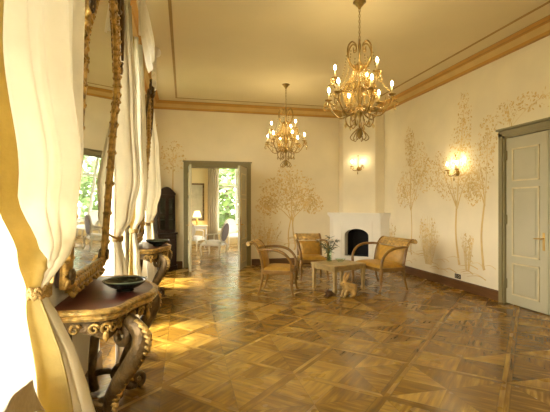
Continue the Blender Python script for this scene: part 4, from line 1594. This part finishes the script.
def drop_mesh(s=1.0):
    k = MB()
    k.lathe([(0.0, 0.0), (0.006 * s, -0.006 * s), (0.002 * s, -0.014 * s), (0.009 * s, -0.03 * s), (0.013 * s, -0.048 * s), (0.008 * s, -0.064 * s), (0.0, -0.074 * s)], 6, smooth=False)
    return k


def make_arm(t, ang, r, z_hub, z_cup, dip, light=True):
    """a curved arm with drip pan, candle sleeve, bulb and hanging crystals; built in the chandelier's own frame"""
    ca, sa = math.cos(ang), math.sin(ang)
    Q = lambda rr, z: (rr * ca, rr * sa, z)
    k = MB()
    k.tube(catmull([Q(0.03, z_hub), Q(r * 0.3, z_hub - dip * 0.7), Q(r * 0.65, z_hub - dip), Q(r * 0.93, (z_hub + z_cup) / 2 - dip * 0.4), Q(r, z_cup)], 6), [0.012, 0.009, 0.008], 8)
    k.tube([Q(r * 0.8 + 0.11 + 0.05 * (1 - i / 17) * math.cos(PI - i / 17 * 2.4 * PI), z_cup - 0.10 + 0.05 * (1 - i / 17) * math.sin(PI - i / 17 * 2.4 * PI)) for i in range(18)], [0.007, 0.004], 6)
    k.tube([Q(r * 0.45 + 0.05 * (1 - i / 17) * math.cos(-PI / 2 + i / 17 * 2.4 * PI), z_hub - dip + 0.07 + 0.05 * (1 - i / 17) * math.sin(-PI / 2 + i / 17 * 2.4 * PI)) for i in range(18)], [0.007, 0.004], 6)
    arm = k.build('arm', M['chand'], t)
    k = MB()
    k.lathe([(0.0, 0), (0.015, 0.0), (0.045, 0.012), (0.05, 0.02), (0.044, 0.018), (0.016, 0.01), (0.016, 0.03), (0.0, 0.03)], 14)
    k.build('drip_pan', M['chand'], arm, loc=Q(r, z_cup))
    k = MB()
    k.lathe([(0.0, 0), (0.0115, 0), (0.0115, 0.085), (0.0, 0.085)], 10)
    k.build('candle', M['candle'], arm, loc=Q(r, z_cup + 0.028))
    bo = bulb_mesh().build('bulb', M['bulb'], arm, loc=Q(r, z_cup + 0.114))
    bl = bulb_light(arm)
    bl.location = Q(r + 0.0, z_cup + 0.155)
    for q in range(3):
        a_ = ang + (q - 1) * 1.2
        drop_mesh(0.9).build('crystal_drop', M['crystal'], arm, loc=(r * ca + 0.045 * math.cos(a_), r * sa + 0.045 * math.sin(a_), z_cup + 0.012))
    return arm


def bead_string(k, p0, p1, sag, out, n=12, r=0.009):
    p0, p1 = Vector(p0), Vector(p1)
    for i in range(n):
        s_ = i / (n - 1)
        p = p0.lerp(p1, s_)
        d = Vector((p.x, p.y, 0))
        if d.length > 1e-5:
            d.normalize()
        p = p + Vector((0, 0, -sag * 4 * s_ * (1 - s_))) + d * out * 4 * s_ * (1 - s_)
        k.ell(p, (r, r, r * 1.35), 6, 4)


def make_chandelier(label, loc, rz):
    """origin at the ceiling, hangs down 1.65 m"""
    t = thing('chandelier', label, 'chandelier', loc, rz, 'brass crystal chandeliers')
    k = MB()
    k.lathe([(0.0, 0.0), (0.075, 0.0), (0.078, -0.01), (0.05, -0.03), (0.045, -0.045), (0.022, -0.065), (0.015, -0.085), (0.0, -0.09)], 16)
    k.build('ceiling_canopy', M['chand'], t)
    k = MB()
    z = -0.085
    i = 0
    while z > -0.44:
        c = Vector((0, 0, z - 0.018))
        ax = (1, 0) if i % 2 == 0 else (0, 1)
        k.tube([c + Vector((ax[0] * 0.010 * math.cos(a), ax[1] * 0.010 * math.cos(a), 0.021 * math.sin(a))) for a in np.linspace(0, 2 * PI, 12, endpoint=False)], 0.0035, 6, loop=True)
        z -= 0.032
        i += 1
    k.build('chain', M['chand'], t)
    k = MB()
    k.lathe([(0.0, -0.44), (0.016, -0.45), (0.01, -0.48), (0.02, -0.52), (0.012, -0.60), (0.014, -0.70), (0.05, -0.76), (0.03, -0.80), (0.014, -0.86), (0.018, -0.98), (0.04, -1.05), (0.055, -1.12), (0.035, -1.17), (0.02, -1.22), (0.05, -1.26), (0.062, -1.29), (0.04, -1.33), (0.015, -1.38), (0.012, -1.50), (0.035, -1.54), (0.04, -1.57), (0.02, -1.61), (0.0, -1.63)], 16)
    k.build('stem', M['chand'], t)
    # crown of heart-shaped scrolls
    for i in range(6):
        a = 2 * PI * i / 6 + 0.3
        k = MB()
        Q = lambda rr, z: (rr * math.cos(a), rr * math.sin(a), z)
        k.tube(catmull([Q(0.02, -0.82), Q(0.10, -0.76), Q(0.155, -0.66), Q(0.15, -0.55), Q(0.10, -0.485), Q(0.05, -0.51), Q(0.045, -0.57), Q(0.075, -0.585), Q(0.085, -0.55)], 5), [0.009, 0.010, 0.010, 0.008, 0.005], 8)
        k.build('crown_scroll', M['chand'], t)
        drop_mesh(0.8).build('crystal_drop', M['crystal'], t, loc=Q(0.148, -0.55 - 0.09))
    # rings that carry the bead strings
    k = MB()
    for rr, z in ((0.065, -0.76), (0.12, -1.27), (0.185, -1.0)):
        if rr != 0.065:
            k.build('bead_ring', M['chand'], t)
            k = MB()
        k.tube([(rr * math.cos(a), rr * math.sin(a), z) for a in np.linspace(0, 2 * PI, 32, endpoint=False)], 0.006, 6, loop=True)
    for a in np.linspace(0, 2 * PI, 6, endpoint=False):
        k.tube([(0.015 * math.cos(a), 0.015 * math.sin(a), -1.04), (0.185 * math.cos(a), 0.185 * math.sin(a), -1.0)], 0.004, 6)
    k.build('bead_ring', M['chand'], t)
    k = MB()
    nS = 18
    for i in range(nS):
        a = 2 * PI * i / nS
        bead_string(k, (0.065 * math.cos(a), 0.065 * math.sin(a), -0.76), (0.185 * math.cos(a), 0.185 * math.sin(a), -1.0), 0.03, -0.012, 11)
        bead_string(k, (0.185 * math.cos(a), 0.185 * math.sin(a), -1.01), (0.12 * math.cos(a), 0.12 * math.sin(a), -1.27), 0.0, 0.03, 11)
    for i in range(6):
        a, c = R(39 + 60 * i), R(39 + 60 * (i + 1))
        bead_string(k, (0.37 * math.cos(a), 0.37 * math.sin(a), -1.15), (0.37 * math.cos(c), 0.37 * math.sin(c), -1.15), 0.09, -0.03, 15, 0.008)
        bead_string(k, (0.155 * math.cos(a), 0.155 * math.sin(a), -0.62), (0.36 * math.cos(a), 0.36 * math.sin(a), -1.1), 0.06, -0.03, 20, 0.008)
    o = k.build('bead_strings', M['crystal'], t)
    o['kind'] = 'stuff'
    for i in range(6):
        make_arm(t, R(39 + 60 * i), 0.37, -1.26, -1.15, 0.10)
    for i in range(3):
        make_arm(t, R(180 + 120 * i), 0.29, -1.0, -0.92, 0.06)
    for i in range(12):
        a = 2 * PI * i / 12 + 0.2
        drop_mesh(1.0).build('crystal_drop', M['crystal'], t, loc=(0.185 * math.cos(a), 0.185 * math.sin(a), -1.005))
        drop_mesh(1.0).build('crystal_drop', M['crystal'], t, loc=(0.12 * math.cos(a), 0.12 * math.sin(a), -1.275))
    # hanging scrolls below
    for i in range(6):
        a = 2 * PI * i / 6
        Q = lambda rr, z: (rr * math.cos(a), rr * math.sin(a), z)
        k = MB()
        k.tube(catmull([Q(0.05, -1.30), Q(0.14, -1.33), Q(0.165, -1.41), Q(0.12, -1.48), Q(0.07, -1.45), Q(0.09, -1.41)], 5), [0.009, 0.009, 0.004], 7)
        k.tube(catmull([Q(0.015, -1.50), Q(0.07, -1.55), Q(0.11, -1.61), Q(0.075, -1.645), Q(0.05, -1.62)], 5), [0.008, 0.004], 7)
        k.build('lower_scroll', M['chand'], t)
        drop_mesh(1.1).build('crystal_drop', M['crystal'], t, loc=Q(0.165, -1.42))
        drop_mesh(1.0).build('crystal_drop', M['crystal'], t, loc=Q(0.42, -1.22))
    return t


ch1 = make_chandelier('large brass and crystal chandelier with lit candles, hanging closer to the tall grey door', (2.03, 4.45, ZC - 0.001), R(-12.7))
ch2 = copy_tree(ch1)
ch2['label'] = 'smaller looking lit brass chandelier hanging between the doorway and fireplace'
ch2.location = (1.98, 7.80, ZC - 0.001)
ch2.rotation_euler = (0, 0, R(-4))

# ------------------------------------------------------------------ wall sconces


def make_sconce(label, loc, rz, power=BULB):
    """back against local y=0 plane, candles to -y"""
    t = thing('wall_sconce', label, 'wall lamp', loc, rz)
    k = MB()
    k.lathe([(0.0, 0.0), (0.05, 0.0), (0.055, 0.008), (0.04, 0.016), (0.02, 0.03), (0.0, 0.034)], 16)
    k.build('back_plate', M['chand'], t, rot=(R(90), 0, 0))
    k = MB()
    k.tube(catmull([(0, -0.02, 0.0), (0, -0.05, 0.14), (0, -0.03, 0.24), (0, -0.05, 0.30)], 5), [0.012, 0.008, 0.006], 8)
    k.ell((0, -0.05, 0.31), 0.016, 8, 6)
    k.build('spire', M['chand'], t)
    for s_ in (-1, 1):
        k = MB()
        k.tube(catmull([(0, -0.025, 0.0), (s_ * 0.05, -0.08, -0.05), (s_ * 0.11, -0.11, -0.03), (s_ * 0.13, -0.12, 0.04)], 6), [0.009, 0.007], 8)
        arm = k.build('arm', M['chand'], t)
        p = Vector((s_ * 0.13, -0.12, 0.04))
        k = MB()
        k.lathe([(0.0, 0), (0.015, 0.0), (0.042, 0.012), (0.046, 0.02), (0.04, 0.018), (0.014, 0.01), (0.0, 0.012)], 14)
        k.build('drip_pan', M['chand'], arm, loc=p)
        k = MB()
        k.lathe([(0.0, 0), (0.0115, 0), (0.0115, 0.085), (0.0, 0.085)], 10)
        k.build('candle', M['candle'], arm, loc=p + Vector((0, 0, 0.012)))
        bulb_mesh().build('bulb', M['bulb'], arm, loc=p + Vector((0, 0, 0.098)))
        bl = bulb_light(arm, w=power)
        bl.location = p + Vector((0, 0, 0.14))
        for q in range(3):
            drop_mesh(0.9).build('crystal_drop', M['crystal'], arm, loc=p + Vector((0.04 * math.cos(q * 2.1), 0.04 * math.sin(q * 2.1), 0.01)))
    drop_mesh(1.2).build('crystal_drop', M['crystal'], t, loc=(0, -0.08, -0.06))
    return t


make_sconce('two candle brass wall lamp glowing on the mural wall among the painted trees', (XR - 0.003, 6.22, 2.03), R(-90), BULB * 1.3)
cm = (C1 + C2) / 2 + fn * 0.004
make_sconce('two candle brass wall lamp on the chimney breast over the mantel', (cm.x, cm.y, 2.36), math.atan2(fd.y, fd.x), BULB * 0.6)

# socket above the baseboard
b = MB()
b.bbox(-0.012, -0.0005, -0.075, 0.075, -0.04, 0.04, 0.003)
o = b.build('wall_socket', M['socket'], None, loc=(XR - 0.0005, 6.22, 0.215))
tag(o, 'small dark double wall socket just above the brown baseboard', 'socket')
b = MB()
for s_ in (-1, 1):
    b.tube([(-0.0125, s_ * 0.036 + 0.022 * math.cos(a), 0.022 * math.sin(a)) for a in np.linspace(0, 2 * PI, 16, endpoint=False)], 0.003, 6, loop=True)
b.build('socket_rim', M['candle'], o)

# ------------------------------------------------------------------ furniture of the next room


def white_chair(label, loc, rz, back='brown_cloth', group=None):
    t = thing('upholstered_chair', label, 'chair', loc, rz, group)
    k = MB()
    k.bbox(-0.30, 0.30, -0.28, 0.28, 0.32, 0.38, 0.015)
    k.build('seat_frame', M['white_wood'], t)
    k = MB()
    k.grid(lambda u, v: ((u - 0.5) * 0.58, (v - 0.5) * 0.54, 0.38 + 0.09 * (1 - abs(2 * u - 1) ** 5) ** 0.5 * (1 - abs(2 * v - 1) ** 5) ** 0.5), 16, 16)
    k.build('seat_cushion', M['white_cloth'], t)
    k = MB()
    ov = [(0.25 * math.cos(a), 0.70 + 0.26 * math.sin(a)) for a in np.linspace(0, 2 * PI, 28, endpoint=False)]
    Fq = lambda u, v, q: (u, 0.27 + (v - 0.42) * 0.2 + q, v)
    k.prism(ov, Fq, 0.02, 0.035)
    k.build('back_panel', M[back], t)
    k = MB()
    k.prism([(x * 0.9, 0.70 + (z - 0.70) * 0.9) for x, z in ov], Fq, -0.03, 0.019)
    k.build('back_cushion', M['white_cloth'], t)
    k = MB()
    k.tube([Fq(x, z, 0.01) for x, z in ov], 0.024, 8, loop=True)
    for s_ in (-1, 1):
        k.tube([(s_ * 0.16, 0.27, 0.36), Fq(s_ * 0.16, 0.5, 0.01)], 0.02, 8)
    k.build('back_frame', M['white_wood'], t)
    for s_ in (-1, 1):
        k = MB()
        k.tube(catmull([Fq(s_ * 0.235, 0.68, 0), (s_ * 0.30, 0.1, 0.66), (s_ * 0.31, -0.1, 0.62), (s_ * 0.29, -0.13, 0.5), (s_ * 0.285, -0.1, 0.37)], 5), 0.02, 8)
        k.build('arm', M['white_wood'], t)
        for y0, dy in ((-0.26, -0.03), (0.26, 0.05)):
            k = MB()
            k.tube(catmull([(s_ * 0.27, y0, 0.36), (s_ * 0.285, y0 + dy * 0.8, 0.26), (s_ * 0.27, y0 + dy * 0.2, 0.10), (s_ * 0.28, y0 + dy, 0.0)], 5), [0.034, 0.03, 0.02, 0.02], 8)
            k.build('leg', M['white_wood'], t)
    return t


white_chair('white armchair with brown back panel seen through the doorway', (0.84, 11.75, 0), R(-118))
white_chair('white armchair standing under the far garden window beyond the doorway', (1.75, 14.55, 0), R(12), 'white_cloth')
white_chair('white chair standing before the lamp table of the next room', (0.30, 13.6, 0), R(150), 'white_cloth')

t = thing('console_desk', 'narrow white table carrying a lamp in the next room', 'table', (0.35, 15.15, 0))
b = MB()
b.bbox(-0.5, 0.5, -0.22, 0.22, 0.70, 0.74)
b.build('tabletop', M['white_wood'], t)
b = MB()
b.box(-0.46, 0.46, -0.19, 0.19, 0.60, 0.70)
b.build('apron', M['white_wood'], t)
for sx_ in (-1, 1):
    for sy_ in (-1, 1):
        b = MB()
        b.tube([(sx_ * 0.44, sy_ * 0.17, 0.62), (sx_ * 0.44, sy_ * 0.17, 0.0)], [0.028, 0.016], 8)
        b.build('leg', M['white_wood'], t)
t = thing('table_lamp', 'lit table lamp with pale shade on the white table in next room', 'lamp', (0.47, 15.15, 0.7405))
b = MB()
b.lathe([(0.0, 0), (0.07, 0), (0.07, 0.015), (0.02, 0.03), (0.045, 0.10), (0.05, 0.17), (0.015, 0.25), (0.012, 0.34), (0.0, 0.34)], 16)
b.build('base', M['brass'], t)
b = MB()
b.lathe([(0.16, 0.30), (0.09, 0.52)], 20, caps=False)
b.build('lamp_shade', M['shade'], t)
bl = bulb_light(t, w=8)
bl.location = (0, 0, 0.40)
t = thing('wall_panel_picture', 'tall grey framed panel on the far wall above the lamp table', 'picture', (0.42, FY1 - 0.002, 0.95))
b = MB()
b.box(-0.28, 0.28, -0.02, 0, 0, 1.3)
b.build('panel', M['grey_panel'], t)
b = MB()
for q in ((-0.33, -0.27, -0.05, 1.35), (0.27, 0.33, -0.05, 1.35)):
    b.box(q[0], q[1], -0.04, 0, q[2], q[3])
b.box(-0.33, 0.33, -0.04, 0, -0.05, 0.0)
b.box(-0.33, 0.33, -0.04, 0, 1.3, 1.36)
b.build('picture_frame', M['gilt_dark'], t)

t = thing('curtain', 'beige full length curtain beside the garden window of the next room', 'curtain', (1.12, FY1 - 0.12, 0))
b = MB()
b.grid(lambda u, v: (-0.24 + 0.48 * u * (0.75 + 0.25 * abs(v - 0.4)), 0.04 * math.sin(u * 2 * PI * 5) + 0.01 * math.sin(v * 5), 0.01 + v * 3.05), 60, 20)
o = b.build('drape', M['beige_cloth'], t)
b = MB()
b.tube([(-0.35, 0, 3.08), (2.1, 0, 3.08)], 0.02, 8)
b.build('curtain_rod', M['brass'], t)

t = thing('garden_bench', 'low white bench table under the far window beside the white armchair', 'table', (2.45, 14.75, 0))
b = MB()
b.bbox(-0.35, 0.35, -0.3, 0.3, 0.50, 0.54)
b.build('tabletop', M['white_wood'], t)
for sx_ in (-1, 1):
    for sy_ in (-1, 1):
        b = MB()
        b.tube([(sx_ * 0.3, sy_ * 0.25, 0.5), (sx_ * 0.3, sy_ * 0.25, 0.0)], [0.028, 0.02], 8)
        b.build('leg', M['white_wood'], t)
